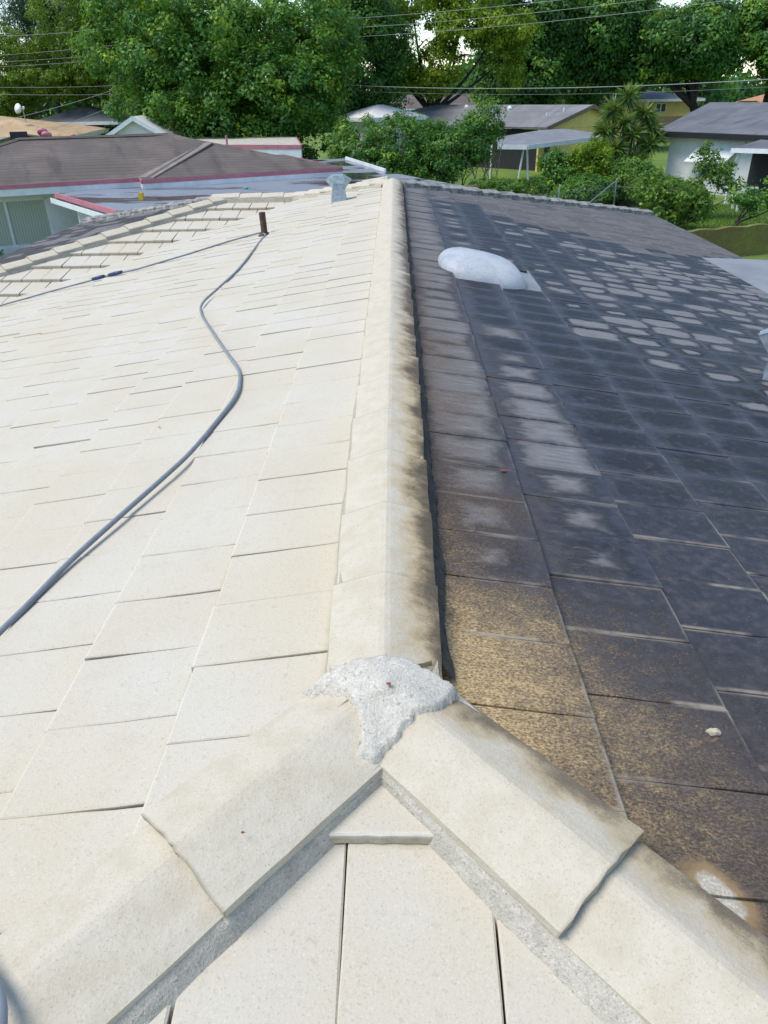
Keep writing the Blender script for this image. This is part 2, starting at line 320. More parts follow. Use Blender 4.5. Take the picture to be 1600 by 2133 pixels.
def slab(poly, th):
    n = len(poly); v = [tuple(p) for p in poly] + [(p[0], p[1], p[2]-th) for p in poly]
    return v, [tuple(range(n)), tuple(range(2*n-1, n-1, -1))] + [(i, i+n, (i+1) % n+n, (i+1) % n) for i in range(n)]
def tube(path, rad, n=8, cap=True):
    P = [Vector(p) for p in path]; k = len(P); rad = rad if hasattr(rad, '__len__') else [rad]*k
    v = []; f = []; ref = None
    for i, p in enumerate(P):
        t = (P[min(i+1, k-1)] - P[max(i-1, 0)]).normalized()
        if ref is None: ref = t.orthogonal().normalized()
        ref = (ref - t*ref.dot(t)).normalized(); bb = t.cross(ref)
        for j in range(n):
            a = 2*math.pi*j/n; q = p + (ref*math.cos(a) + bb*math.sin(a))*rad[i]; v.append(tuple(q))
    for i in range(k-1):
        for j in range(n): f.append((i*n+j, i*n+(j+1) % n, (i+1)*n+(j+1) % n, (i+1)*n+j))
    if cap: f += [tuple(range(n-1, -1, -1)), tuple((k-1)*n+j for j in range(n))]
    return v, f
def catmull(pts, m_=10):
    P = [np.array(p, float) for p in pts]; P = [2*P[0]-P[1]] + P + [2*P[-1]-P[-2]]; out = []
    for i in range(1, len(P)-2):
        for s in range(m_):
            t = s/m_; a, b, c, d = P[i-1:i+3]
            out.append(.5*((2*b) + (c-a)*t + (2*a-5*b+4*c-d)*t*t + (3*b-a-3*c+d)*t**3))
    out.append(P[-2]); return out

# ------------------------------------------------------------------ ground
mk('ground', [(-900, -300, 0), (900, -300, 0), (900, 1500, 0), (-900, 1500, 0)], [(0, 1, 2, 3)], 'grass', kind='structure')

# ------------------------------------------------------------------ the tiled house
T, CO = 0.2243, 0.059           # roof pitch, tile plane below the cap crest
YP, YE, XE = 1.104, 10.51, 5.04 # near peak, far ridge end, half width
WX, WY = 2.52, 11.94            # west wing ridge end and its line
WZ = -T*(WY-YE)                 # wing ridge crest
house = root('tiled_house', 'low house under a hipped flat-tile roof, one slope scrubbed cream, the other sooty black', 'house', (0, 6, 0))

def clip(poly, a, b, c):        # keep a*x+b*y <= c
    out = []
    for i in range(len(poly)):
        p, q = poly[i], poly[(i+1) % len(poly)]; dp, dq = a*p[0]+b*p[1]-c, a*q[0]+b*q[1]-c
        if dp <= 0: out.append(p)
        if dp*dq < 0: t = dp/(dp-dq); out.append((p[0]+(q[0]-p[0])*t, p[1]+(q[1]-p[1])*t))
    return out
TAU = .023
class Face:
    """a roof slope: plan origin O (on the crest line), downhill D, along A, crest height z0"""
    tau = .023
    def __init__(s, O, D, A, z0, planes, deck): s.O, s.D, s.A, s.z0, s.planes, s.deck = np.array(O), np.array(D), np.array(A), z0, planes, deck
    def z(s, d): return ZR + s.z0 - CO - T*d
def fine_poly(poly, step, jit):
    out = []
    for i in range(len(poly)):
        p, q = np.array(poly[i]), np.array(poly[(i+1) % len(poly)]); L = np.linalg.norm(q-p); n = max(1, int(L/step)); nn = np.array([-(q-p)[1], (q-p)[0]])/max(L, 1e-6)
        for k in range(n):
            r = p + (q-p)*k/n
            if k > 0: r = r + nn*random.uniform(-jit, jit)
            out.append((r[0], r[1]))
    return out
tile_list = []   # (score, face, data) near ones become objects of their own
def lay(face, d_edges, w_, offs, gap, twist, wearf, skip=None, srange=(-10, 20)):
    """rows of flat tiles between consecutive d_edges"""
    for r in range(1, len(d_edges)):
        d0, d1 = d_edges[r-1], d_edges[r]; k0 = int((srange[0])/w_)-1; k1 = int(srange[1]/w_)+1
        for k in range(k0, k1):
            g_ = gap*random.uniform(.4, 1.3)
            s0, s1 = offs(r)+k*w_+g_/2, offs(r)+(k+1)*w_-g_/2
            skew = random.uniform(-.004, .004)
            quad = [face.O + face.A*s + face.D*d for s, d in ((s0-skew, d0-.05), (s1-skew, d0-.05), (s1+skew, d1+random.uniform(-.004, .004)), (s0+skew, d1+random.uniform(-.004, .004)))]
            poly = [tuple(q) for q in quad]
            for pl in face.planes:
                poly = clip(poly, *pl)
                if len(poly) < 3: break
            if len(poly) < 3: continue
            A_ = .5*abs(sum(poly[i][0]*poly[(i+1) % len(poly)][1]-poly[(i+1) % len(poly)][0]*poly[i][1] for i in range(len(poly))))
            if A_ < .002: continue
            cx_, cy_ = np.mean([p[0] for p in poly]), np.mean([p[1] for p in poly])
            if skip and skip(cx_, cy_): continue
            tw = twist*random.random()**2.2; hv = random.uniform(-.002, .002)
            tile_list.append([cx_*cx_*.6 + (cy_)**2, face, poly, (s0, s1, d0, d1, tw, hv), wearf(cx_, cy_, r), cy_ > .2])
def tile_geo(face, poly, prm, wear, detail):
    TAU = face.tau
    s0, s1, d0, d1, tw, hv = prm
    if detail: poly = fine_poly(poly, .055, .0011)
    def top(p):
        q = np.array(p) - face.O; s, d = q @ face.A, q @ face.D
        return face.z(d) - TAU*(d1-d)/(d1-d0) + tw*(1-(s-s0)/(s1-s0)) + hv, (d-d0)/(d1-d0), (s-s0)/(s1-s0)
    n = len(poly); v = []; uv = []; f = []
    cx_, cy_ = np.mean([p[0] for p in poly]), np.mean([p[1] for p in poly])
    if detail:
        for p in poly: z, a, b = top(p); v.append((p[0], p[1], z-.0028)); uv.append((a, b))
        for p in poly:
            dv = np.array([cx_-p[0], cy_-p[1]]); L = np.linalg.norm(dv); dv = dv/max(L, 1e-6)*min(.004, L*.2); q = (p[0]+dv[0], p[1]+dv[1])
            z, a, b = top(q); v.append((q[0], q[1], z)); uv.append((a, b))
        for p in poly: z, a, b = top(p); v.append((p[0], p[1], z-TAU)); uv.append((a, b))
        f = [tuple(range(n, 2*n))] + [(i, (i+1) % n, (i+1) % n+n, i+n) for i in range(n)] + [(i+2*n, (i+1) % n+2*n, (i+1) % n, i) for i in range(n)]
    else:
        for p in poly: z, a, b = top(p); v.append((p[0], p[1], z)); uv.append((a, b))
        for p in poly: z, a, b = top(p); v.append((p[0], p[1], z-TAU)); uv.append((a, b))
        f = [tuple(range(n))] + [(i+n, (i+1) % n+n, (i+1) % n, i) for i in range(n)]
    # keep the outline counter-clockwise seen from above
    ar = sum(poly[i][0]*poly[(i+1) % n][1]-poly[(i+1) % n][0]*poly[i][1] for i in range(n))
    if ar < 0: f = [tuple(reversed(q)) for q in f]
    wl_ = [wear]*len(v)
    if face in (fW, fN, fS): wl_ = [(1.0 if (i >= len(v)-n) else (.12 if detail and i < n else 0.0), *wear[1:]) for i in range(len(v))]
    return v, f, uv, wl_

# faces: planes are (a,b,c) with a*x+b*y<=c
G_ = .10  # tiles stop short of the hip line, under the caps
rt2 = 2**.5
fW = Face((0, 0), (-1, 0), (0, 1), 0, [(1, 0, -.05), (-1, 0, XE+.02), (1, -1, -YP-(-0.0)-.06*1), (-1, 1, 13.12)], None)
fW.planes = [(1, 0, -.06), (-1, 0, XE+.05), (1, -1, -YP - .05), (-1, 1, 13.10), (0, 1, 11.9), (-1, 1, YE+4.0)]
fE = Face((0, 0), (1, 0), (0, 1), 0, [(-1, 0, -.06), (1, 0, XE+.05), (-1, -1, -YP-.05), (-1, 1, YE-.05)], None)
fN = Face((0, YP), (0, -1), (1, 0), 0, [(0, 1, YP-.02), (0, -1, XE-YP+.05), (1, 1, YP-.06), (-1, 1, YP-.06)], None)
fS = Face((0, WY), (0, -1), (1, 0), WZ, [(0, 1, WY-.05), (0, -1, -8.30), (-1, -1, -(WY-WX)+.0-.0), (1, -1, -0)], None)
# wing south slope: between its hip (x = -WX-(WY-y)) and the valley (|x|+y = 12.9)
fS.planes = [(0, 1, WY-.05), (0, -1, -8.30), (-1, 1, WY+WX-.05), (1, -1, -12.0+.0), (1, 0, -1.2)]
fS.planes = [(0, 1, WY-.05), (0, -1, -8.30), (-1, 1, WX+WY-.05), (1, -1, -12.85)]
fWW = Face((-WX, 0), (-1, 0), (0, 1), WZ, [(-1, 0, 6.18), (1, -1, -(WX+WY)-.05), (1, 1, WY-WX-.05)], None)
fF = Face((0, YE), (0, 1), (1, 0), 0, [(0, -1, -YE-.05), (0, 1, YE+XE+.05), (1, -1, -YE-.05), (-1, -1, -YE-.05)], None)
zero = lambda x, y, r: (0, 0, random.random(), 0)
def dryf(x, y, r):
    q = random.random(); rd = random.random()
    yb = 10.5-.5*x if x < 2.2 else 9.4 + max(0, (x-3))*.8
    zone = min(1, max(0, (2.75-y)/.8))
    if y > yb + (q-.5)*.7: return (2.2, .55+.45*rd, rd, .3)
    if r == 2 and y > 1.6 and y < 5.6: return ((.72+.42*q)*min(1, .25+.75*(y-1.6)/1.1), zone*.6, rd, .5)
    if r == 2 and y >= 5.6: return (.75+.5*q, 0, rd, 1.0)
    if r == 3 and 1.75 < y < 3.7: return ((.62+.42*q)*min(1, .4+.6*(y-1.75)/.6), zone*.4, rd, .5)
    if r == 3 and y >= 3.6: return (.25+.5*q if q > .5 else -1, 0, rd, .8)
    p = min(1, max(0, (x-.70)/.85))*min(1, max(0, (y-(5.2-.85*x))/.5))*min(1, max(.12, (yb+.1-y)/1.2))
    if y > 6.8 and x < 1.9: p *= .45
    if q < p*.84: return (random.choice([.30, .42, .52, .62, .70, .80, .95]) + .12*min(1, max(0, x-1.6)), 0, rd, random.choice([.04, .08, .2, .32]))
    if 2.2 < y < 4.6 and q > .95: return (random.uniform(.06, .22), zone*.4, rd, .35)
    return (-1, zone, rd, .3)
EW = [.13, .4475] + [.4475+.306*i for i in range(1, 16)]
EE = [.10, .4455-.0] + [.4455+.333*i for i in range(1, 15)]
EE = [0.10, .4455] + [.4455+.333*i for i in range(1, 15)]
offW = {1: 1.074, 2: 1.179-.0, 3: 1.035}
hW = [random.uniform(0, .234) for _ in range(40)]; hE = [random.uniform(0, .234) for _ in range(40)]
gap_pipe = lambda x, y: False
lay(fW, EW, .2343, lambda r: offW.get(r, hW[r]), .0016, .0046, zero, None, (-5, 13))
sky_rect = (.40, 1.13, 5.46, 6.32)
lay(fE, EE, .2343, lambda r: {1: 2.084-.2343*20, 2: 1.245-.2343*20}.get(r, hE[r]), .003, .003, lambda x, y, r: dryf(x, y, r+1),
    lambda x, y: (sky_rect[0] < x < sky_rect[1] and sky_rect[2] < y < sky_rect[3]) or (x > 4.15 and y < 10.0), (-5, 16))
lay(fN, [.0, .272] + [.272+.30*i for i in range(1, 17)], .246, lambda r: -.062 if r != 1 else -.107, .0042, .0015, zero, lambda x, y: y < -.6 and False, (-6, 6))
fS.tau = .036
lay(fS, [.02+.375*i for i in range(0, 11)], .246, lambda r: (r*.117) % .246, .012, .004, zero, None, (-7, 0))
lay(fWW, [.02+.33*i for i in range(0, 13)], .2343, lambda r: (r*.09) % .234, .004, .003, lambda x, y, r: (2.2, 0, random.random(), .3) if random.random() < .45 else (-1, .3, random.random(), .3), None, (6, 17))
lay(fF, [.02+.33*i for i in range(0, 17)], .2343, lambda r: (r*.09) % .234, .004, .003, lambda x, y, r: (2.2, 0, random.random(), .3), lambda x, y: x < -2.0, (-6, 6))
# the near triangle under the cement patch is one single cut tile
tile_list = [t for t in tile_list if not (t[1] is fN and t[3][2] == 0.0)]
deckz = -.062
def deck(name, pts, label=None):
    v = [(x, y, z+ZR+deckz-.0) for x, y, z in pts]; vv, ff = slab(v, .03)
    return mk(name, vv, ff, 'felt', house, label=label)
def zW(x): return -CO-T*abs(x)
sW = deck('roof_slope', [(0, YP, -CO), (0, YE, -CO), (-1.43, WY, zW(1.43)), (-XE-.05, 8.3, zW(XE+.05)), (-XE-.05, YP-XE-.05, zW(XE+.05))], 'scrubbed cream west roof slope')
sE = deck('roof_slope', [(0, YE, -CO), (0, YP, -CO), (XE+.05, YP-XE-.05, zW(XE+.05)), (XE+.05, YE+XE+.05, zW(XE+.05))], 'sooty black east roof slope')
sN = deck('roof_slope', [(0, YP, -CO), (-XE-.05, YP-XE-.05, zW(XE+.05)), (XE+.05, YP-XE-.05, zW(XE+.05))], 'cream hip end of the roof')
sS = deck('roof_slope', [(-1.0, WY, WZ-CO), (-WX, WY, WZ-CO), (-6.18, 8.28, WZ-CO-T*3.66), (-4.6, 8.28, WZ-CO-T*3.66)], 'cream slope of the west wing')
sWW = deck('roof_slope', [(-WX, WY, WZ-CO), (-6.18, 15.6, WZ-CO-T*3.66), (-6.18, 8.28, WZ-CO-T*3.66)], 'dark hip end of the west wing')
sF = deck('roof_slope', [(0, YE, -CO), (XE+.05, YE+XE+.05, zW(XE+.05)), (-XE-.05, YE+XE+.05, zW(XE+.05))], 'far hip end of the roof')
sF2 = deck('roof_slope', [(-1.43, WY, WZ-CO-.01), (-5.09, 15.6, WZ-CO-.01-T*3.66), (-6.18, 15.6, WZ-CO-.01-T*3.66), (-WX, WY, WZ-CO-.01)], 'far slope of the west wing')
par = {id(fW): sW, id(fE): sE, id(fN): sN, id(fS): sS, id(fWW): sWW, id(fF): sF}
tile_list.sort(key=lambda t: t[0] if t[5] else 1e6+t[0])
acc = {}
for i, (sc, face, poly, prm, wear, vis) in enumerate(tile_list):
    single = i < 296
    v, f, uv, wr = tile_geo(face, poly, prm, wear, single)
    mat = 'dark' if (face in (fE, fWW, fF)) else 'pale'
    if single:
        mk('roof_tile', v, f, mat, par[id(face)], attrs={'wear': ('FLOAT_COLOR', wr)}, uv=uv)
    else:
        a = acc.setdefault(id(face), [[], [], [], [], mat, face]); o = len(a[0])
        a[0] += v; a[1] += [tuple(k+o for k in q) for q in f]; a[2] += uv; a[3] += wr
for v, f, uv, wr, mat, face in acc.values():
    mk('roof_tiles', v, f, mat, par[id(face)], attrs={'wear': ('FLOAT_COLOR', wr)}, uv=uv, kind='stuff')
# the cut triangular tile at the head of the hip end
d1 = .272
tri = fine_poly([(-.130, YP-d1), (.105, YP-d1-.002), (.113, YP-.235), (.02, YP-.12), (-.03, YP-.12)], .02, .0018)
v, f, uv, wr = tile_geo(fN, tri, (-.1, .1, .0, d1, 0, .004), (0, 0, .15, 0), True)
mk('roof_tile', v, f, 'pale', sN, attrs={'wear': ('FLOAT_COLOR', wr)}, uv=uv, label='triangular cut tile with a thick khaki edge')

# ---- ridge and hip caps
HW = .122; PROF = [-1, -.8, -.55, -.3, -.1, 0, .1, .3, .55, .8, 1]
def prof(s): return -.046*((s*s+.008)**.5 - .09)
def cap_tile(name, parent, P0, P1, raise0, raise1, kind, mat, hw=HW, jit=.0012, tl=.020, seed=0, rough0=0, rough1=0):
    P0, P1 = np.array(P0, float), np.array(P1, float); L = np.linalg.norm(P1-P0); A = (P1-P0)/L
    lat = np.cross(A, (0, 0, 1)); lat /= np.linalg.norm(lat); upv = np.cross(lat, A); nl = 7
    v = []; tc = []; rj = random.Random(seed)
    wob = [rj.uniform(-1, 1) for _ in range(4)]
    for side in (0, 1):
        for i in range(nl):
            t = i/(nl-1)
            for j, s in enumerate(PROF):
                tt = t
                if i == 0: tt += rj.uniform(-1, 1)*rough0/L
                if i == nl-1: tt += rj.uniform(-1, 1)*rough1/L
                e = rj.uniform(-1, 1)*jit if abs(s) == 1 else 0
                z = prof(s) + raise0*(1-t) + raise1*t + wob[0]*.002*s + rj.uniform(-1, 1)*.0005
                if side: z -= tl
                elif i in (0, nl-1) or abs(s) == 1: z -= .002
                p = P0 + A*L*tt + lat*(s*hw*(.97+.06*t)+e) + upv*z; v.append(tuple(p)); tc.append((s, t, kind, (P0[1]+(P1-P0)[1]*tt if abs(A[1]) > .9 else (P0[0]+(P1-P0)[0]*tt))*1.0))
    m_ = len(PROF); N = nl*m_; f = []
    for i in range(nl-1):
        for j in range(m_-1):
            a = i*m_+j; f.append((a, a+1, a+m_+1, a+m_)); f.append((N+a+m_, N+a+m_+1, N+a+1, N+a))
    for i in range(nl-1):
        a = i*m_; f.append((a, a+m_, N+a+m_, N+a)); b = a+m_-1; f.append((b+m_, b, N+b, N+b+m_))
    for j in range(m_-1):
        a = j; f.append((a+1, a, N+a, N+a+1)); b = (nl-1)*m_+j; f.append((b, b+1, N+b+1, N+b))
    return mk(name, v, f, mat, parent, smooth=False, attrs={'tc': ('FLOAT_COLOR', tc)})
def bed(name, P0, P1, dl, dr, mat, wl=.012, wr_=.012, amp=.006, seed=1, label=None, taper=0, toph=-.046):
    """mortar under a run of caps; dl/dr = roof plane height below the crest at the cap edge on each side"""
    P0, P1 = np.array(P0, float), np.array(P1, float); L = np.linalg.norm(P1-P0); A = (P1-P0)/L
    lat = np.cross(A, (0, 0, 1)); lat /= np.linalg.norm(lat); n = max(8, int(L/.03)); v = []; f = []; rj = np.random.default_rng(seed)
    def wave():
        q = np.zeros(n+1)
        for fr in (1.7, 4, 9, 23): q += np.interp(np.arange(n+1)/n*L*fr, np.arange(int(L*fr)+3), rj.uniform(-1, 1, int(L*fr)+3))/(fr**.5)*1.2
        return q*amp
    wa, wb = wave(), wave()
    for i in range(n+1):
        c = P0 + A*L*i/n; tf = min(1, .15 + .85*(L*i/n)/taper) if taper else 1
        row = [(-(HW+wl*1.25*tf+wa[i]*tf), -dl-.034), (-(HW+wl*.30*tf+wa[i]*tf*.6), -dl*.80+.003*rj.uniform(-1, 1)), (-HW*.93, toph), (0, -.02), (HW*.93, toph), (HW+wr_*.30*tf+wb[i]*tf*.6, -dr*.80+.003*rj.uniform(-1, 1)), (HW+wr_*1.25*tf+wb[i]*tf, -dr-.034)]
        for s, z in row: p = c + lat*s; v.append((p[0], p[1], p[2]+z))
    m_ = 7
    for i in range(n):
        for j in range(m_-1): a = i*m_+j; f.append((a, a+1, a+m_+1, a+m_))
    f += [tuple(range(m_-1, -1, -1)), tuple(n*m_+j for j in range(m_))]
    return mk(name, v, f, mat, house, label=label)
zc = ZR
# ridge: east side sooty mortar, west side sandy mortar (two strips butted under the caps)
pr = CO + T*HW
rb = bed('mortar_bed', (0, YP+.02, zc), (0, YE+.02, zc), pr+.006, pr+.006, 'mortars', .016, .002, .007, 3, 'sandy mortar bed along the ridge')
n = 300; v = []; f = []; rj = np.random.default_rng(5); w1 = np.convolve(rj.uniform(-1, 1, n+9), np.ones(4)/4, 'same')
for i in range(n+1):
    y = YP+.09 + (YE-YP-.12)*i/n; a = .010*w1[i]
    for s, z in ((HW*.90, -.048), (HW*1.02+a*.3, -.06), (HW+.014+a, -pr*.93), (HW+.026+a*1.3, -pr-.014)): v.append((s, y, zc+z+.003*w1[(i*3) % n]))
for i in range(n):
    for j in range(3): a = i*4+j; f.append((a, a+4, a+5, a+1))
mk('mortar_edge', v, f, 'mortard', rb, label='soot-black mortar edge beside the black slope')
s_ = .3452; y = YP+.03; k = 0; edges = [1.4511 + s_*q for q in range(-1, 27)]
for q, ye in enumerate(edges):                    # ye = far (overlapping) end of each cap
    if ye > YE+.12: break
    y0 = max(YP+.0, ye-.42); y1 = min(ye, YE+.05)
    cap_tile('ridge_tile', rb, (random.uniform(-.003, .003), y0, zc-.004), (random.uniform(-.003, .003), y1, zc-.004), -.007, .015, 1.0, 'cap', seed=q, rough0=.002, rough1=.002)
def hip(name, P, dirv, n, mat, kind, first, exp, bedmat, seed, label, raised=.016, wl=.012, wr_=.012, rough=.003, lapend=.08):
    """caps running downhill from P; dirv plan direction; each butt overlaps the next lower cap"""
    d = np.array([dirv[0], dirv[1], -T*rt2*.7071*1.0*rt2*.7071*2/ rt2 if False else -T]); d = d/np.linalg.norm(d[:2])   # unit plan run
    hz = d[2]
    P = np.array(P, float); run = first + exp*(n-1)
    pl = CO + T/rt2*HW
    b = bed('mortar_bed', P + d*.08, P + d*(run+.02), pl+.004, pl+.004, bedmat, wl, wr_, .009, seed, label, taper=.5 if seed in (11, 12) else 0)
    for i in range(n):
        lo = first + exp*i; hi = max(0.075, lo-exp-.07)
        cap_tile('hip_tile', b, P + d*hi, P + d*lo, -.008, .019, kind, mat, seed=seed*50+i, rough0=.002, rough1=rough)
    return b
pk = (0, YP, zc)
hip('hip', pk, (-1/rt2*rt2, -1/rt2*rt2), 15, 'cap', 0, .475, .46, 'mortar', 11, 'grey mortar bed under the cream hip caps', wl=.030, wr_=.004)
hip('hip', pk, (1, -1), 15, 'cap', -.8, .515, .46, 'mortar', 12, 'grey mortar bed under the stained hip caps', wl=.002, wr_=.030)
hip('hip', (0, YE, zc), (1, 1), 16, 'greycap', 0, .40, .44, 'greycap', 13, 'weathered mortar bed of the far hip', wl=.01, wr_=.01)
hip('hip', (0, YE, zc), (-1, 1), 6, 'cap', 0, .33, .345, 'mortars', 14, None)
wr0 = bed('mortar_bed', (-1.35, WY, zc+WZ), (-WX, WY, zc+WZ), CO+T*HW, CO+T*HW, 'mortars', seed=15)
for i in range(4): cap_tile('ridge_tile', wr0, (-1.30-.33*i, WY, zc+WZ), (-1.72-.33*i, WY, zc+WZ), .013, -.004, 0, 'cap', seed=300+i)
hip('hip', (-WX, WY, zc+WZ), (-1, -1), 15, 'cap', 0, .30, .345, 'mortars', 16, 'sandy mortar bed of the wing hip', wl=.012, wr_=.02)
hip('hip', (-WX, WY, zc+WZ), (-1, 1), 12, 'greycap', 0, .36, .42, 'greycap', 17, 'weathered mortar bed of the wing far hip')

# ---- cement patch over the junction
def cap_h(x, y):
    """height of the cap surfaces around the peak"""
    r = -9
    if y > YP-.05: r = max(r, prof(min(1.3, abs(x)/HW)) + .004 if abs(x) < HW*1.25 else -.09)
    for sx in (-1, 1):
        a = (sx*x + (YP-y))/rt2; b = (sx*x - (YP-y))/rt2
        if a > -.1 and abs(b) < HW*1.2: r = max(r, -T/rt2*max(a, 0) + prof(b/HW) + .004)
    return max(r, -.085 - T*max(0, YP-y)*.5 - T*abs(x)*.3)
N1 = 84; xs = np.linspace(-.21, .19, N1); ys = np.linspace(.89, 1.27, N1); nz = rng.uniform(-1, 1, (N1, N1))
out = [(-.165, 1.108), (-.115, 1.128), (-.06, 1.143), (0, 1.155), (.05, 1.146), (.10, 1.124), (.146, 1.102), (.122, 1.07), (.098, 1.035), (.064, 1.022), (.036, .995), (.010, .962), (-.012, .942), (-.044, .948), (-.036, .978), (-.046, 1.03), (-.070, 1.075), (-.12, 1.100)]
out = np.array(out); outj = []
for i in range(len(out)):
    p, q = out[i], out[(i+1) % len(out)]
    for k in range(6): outj.append(p+(q-p)*k/6 + rng.uniform(-.0032, .0032, 2)*(k > 0))
out = np.array(outj)
def sdist(x, y):
    ins = False; dm = 9; n_ = len(out); j = n_-1
    for i in range(n_):
        a, b = out[j], out[i]
        if (b[1] > y) != (a[1] > y) and x < (a[0]-b[0])*(y-b[1])/(a[1]-b[1])+b[0]: ins = not ins
        ab = b-a; t = max(0, min(1, ((x-a[0])*ab[0]+(y-a[1])*ab[1])/(ab@ab+1e-12))); dm = min(dm, math.hypot(x-a[0]-ab[0]*t, y-a[1]-ab[1]*t)); j = i
    return dm if ins else -dm
H = np.array([[cap_h(x, y) for x in xs] for y in ys])
Hs = H.copy()
for _ in range(14): Hs[1:-1, 1:-1] = (Hs[1:-1, 1:-1]*2 + Hs[:-2, 1:-1] + Hs[2:, 1:-1] + Hs[1:-1, :-2] + Hs[1:-1, 2:])/6
Hs = np.maximum(Hs, H)
S = np.array([[sdist(x, y) for x in xs] for y in ys])
bl = nz.copy()
for _ in range(3): bl[1:-1, 1:-1] = (bl[1:-1, 1:-1] + bl[:-2, 1:-1] + bl[2:, 1:-1] + bl[1:-1, :-2] + bl[1:-1, 2:])/5
v = []; idx = {}; f = []
for j in range(N1):
    for i in range(N1):
        if S[j, i] > -.010:
            idx[j, i] = len(v); s = S[j, i]; lift = .0035*min(1, max(0, (s+.002)/.022)) + (-.025 if s < -.002 else 0)
            v.append((xs[i], ys[j], zc + Hs[j, i] + .0025 + lift + bl[j, i]*.0035))
for j in range(N1-1):
    for i in range(N1-1):
        q = [(j, i), (j, i+1), (j+1, i+1), (j+1, i)]
        if all(t in idx for t in q): f.append(tuple(idx[t] for t in q))
mk('cement_patch', v, f, 'patch', house, smooth=True, label='rough pale cement patch where ridge and hips meet')

# ---- skylight dome, vents, pipe
sx, sy = .685, 5.82
v = []; f = []; na, nb = 40, 10
def domez(x): return ZR - CO - T*x
for j in range(nb+1):
    ph = j/nb*math.pi/2
    for i in range(na):
        a = 2*math.pi*i/na; ca, sa = math.cos(a), math.sin(a); e = 2/3.2
        r = math.cos(ph)**.62; h = math.sin(ph)
        x = sx + .335*r*math.copysign(abs(ca)**e, ca); y = sy + .36*r*math.copysign(abs(sa)**e, sa)
        v.append((x, y, domez(x) - .035 + .160*h))
for j in range(nb):
    for i in range(na): f.append((j*na+i, j*na+(i+1) % na, (j+1)*na+(i+1) % na, (j+1)*na+i))
f.append(tuple(nb*na+i for i in range(na)))
sk = mk('skylight', v, f, 'dome', house, smooth=True, label='white domed skylight set into the black slope')
vv, ff = slab([(.40, 5.36, domez(.40)-.026), (1.14, 5.36, domez(1.14)-.020), (1.14, 6.40, domez(1.14)-.020), (.40, 6.40, domez(.40)-.026)], .02)
mk('flashing', vv, ff, 'flatgrey', sk)
def gooseneck(x, y, zb, s, label, rz=0):
    """galvanised roof jack: flared square base and a folded hood"""
    ca, sa = math.cos(rz), math.sin(rz)
    def W(p): return (x + s*(p[0]*ca-p[1]*sa), y + s*(p[0]*sa+p[1]*ca), zb + s*p[2])
    b = MB(); b.add([W(p) for p in [(-.10, -.10, -.07), (.10, -.10, -.07), (.10, .10, 0), (-.10, .10, 0), (-.068, -.068, .20), (.068, -.068, .20), (.068, .068, .20), (-.068, .068, .20)]], hexa([0]*8)[1])
    o = mk('roof_vent', b.v, b.f, 'galv', house, label=label)
    h = MB()   # hood: ridge roof folded over, with two side wings
    h.add([W(p) for p in [(-.075, -.10, .195), (.075, -.10, .195), (.075, .10, .195), (-.075, .10, .195), (-.06, -.085, .285), (.06, -.085, .285), (.06, .085, .29), (-.06, .085, .29)]], hexa([0]*8)[1])
    for sg in (-1, 1):
        h.add([W(p) for p in [(sg*.07, -.085, .13), (sg*.155, -.03, .225), (sg*.155, .05, .225), (sg*.07, .09, .13), (sg*.062, -.085, .288), (sg*.16, -.03, .235), (sg*.16, .05, .235), (sg*.062, .09, .288)]], hexa([0]*8)[1] if sg > 0 else [tuple(reversed(q)) for q in hexa([0]*8)[1]])
    mk('hood', h.v, h.f, 'galv', o)
    l = MB(); l.add([W(p) for p in [(-.16, -.16, -.04), (.16, -.16, -.04), (.16, .16, -.01), (-.16, .16, -.01), (-.16, -.16, -.03), (.16, -.16, -.03), (.16, .16, 0), (-.16, .16, 0)]], hexa([0]*8)[1])
    return o
gooseneck(-.68, 10.12, ZR+zW(.68)+.0, 1.02, 'small galvanised hooded vent near the far ridge end', .1)
gooseneck(2.42, 4.42, ZR+zW(2.42), 1.15, 'galvanised hooded vent on the black slope', -.5)
v, f = tube([(-1.43, 8.70, ZR+zW(1.43)-.05), (-1.435, 8.70, ZR+zW(1.43)+.10), (-1.44, 8.70, ZR+zW(1.43)+.225)], [.036, .036, .036], 14)
mk('vent_pipe', v, f, 'rust', house, smooth=False, label='short rusty vent pipe')
v, f = tube([(-1.43, 8.70, ZR+zW(1.43)-.02), (-1.43, 8.70, ZR+zW(1.43)+.012)], [.075, .050], 14)
mk('pipe_collar', v, f, 'rust', house)

# ---- eaves, walls, low side roof
ze = ZR+zW(XE)-.10
fas = MB()
E1 = YP-XE; E2 = YE+XE
loop = [(-XE, E1), (XE, E1), (XE, E2), (-6.13, E2), (-6.13, 8.33), (-XE, 8.33), (-XE, E1)]
for a, b in zip(loop[:-1], loop[1:]): fas.add(*bar(a, b, .025, ze-.16, ze+.01))
mk('fascia', fas.v, fas.f, 'white', house)
wl = [(-XE+.55, E1+.55), (XE-.55, E1+.55), (XE-.55, E2-.55), (-6.13+.55, E2-.55), (-6.13+.55, 8.88), (-XE+.55, 8.88), (-XE+.55, E1+.55)]
for a, b in zip(wl[:-1], wl[1:]):
    vv, ff = bar(a, b, .18, 0, ze-.02); mk('wall', vv, ff, 'stucco', house)
vv, ff = slab([(-XE+.03, E1+.03, ze-.09), (XE-.03, E1+.03, ze-.09), (XE-.03, E2-.03, ze-.09), (-6.10, E2-.03, ze-.09), (-6.10, 8.36, ze-.09), (-XE+.03, 8.36, ze-.09)], .02)
mk('soffit', vv, ff, 'white', house)
z0 = ZR - .957
vv, ff = slab([(4.02, -3.6, z0), (9.4, -3.6, z0-.24), (9.4, 10.05, z0-.24), (4.02, 10.05, z0)], .16)
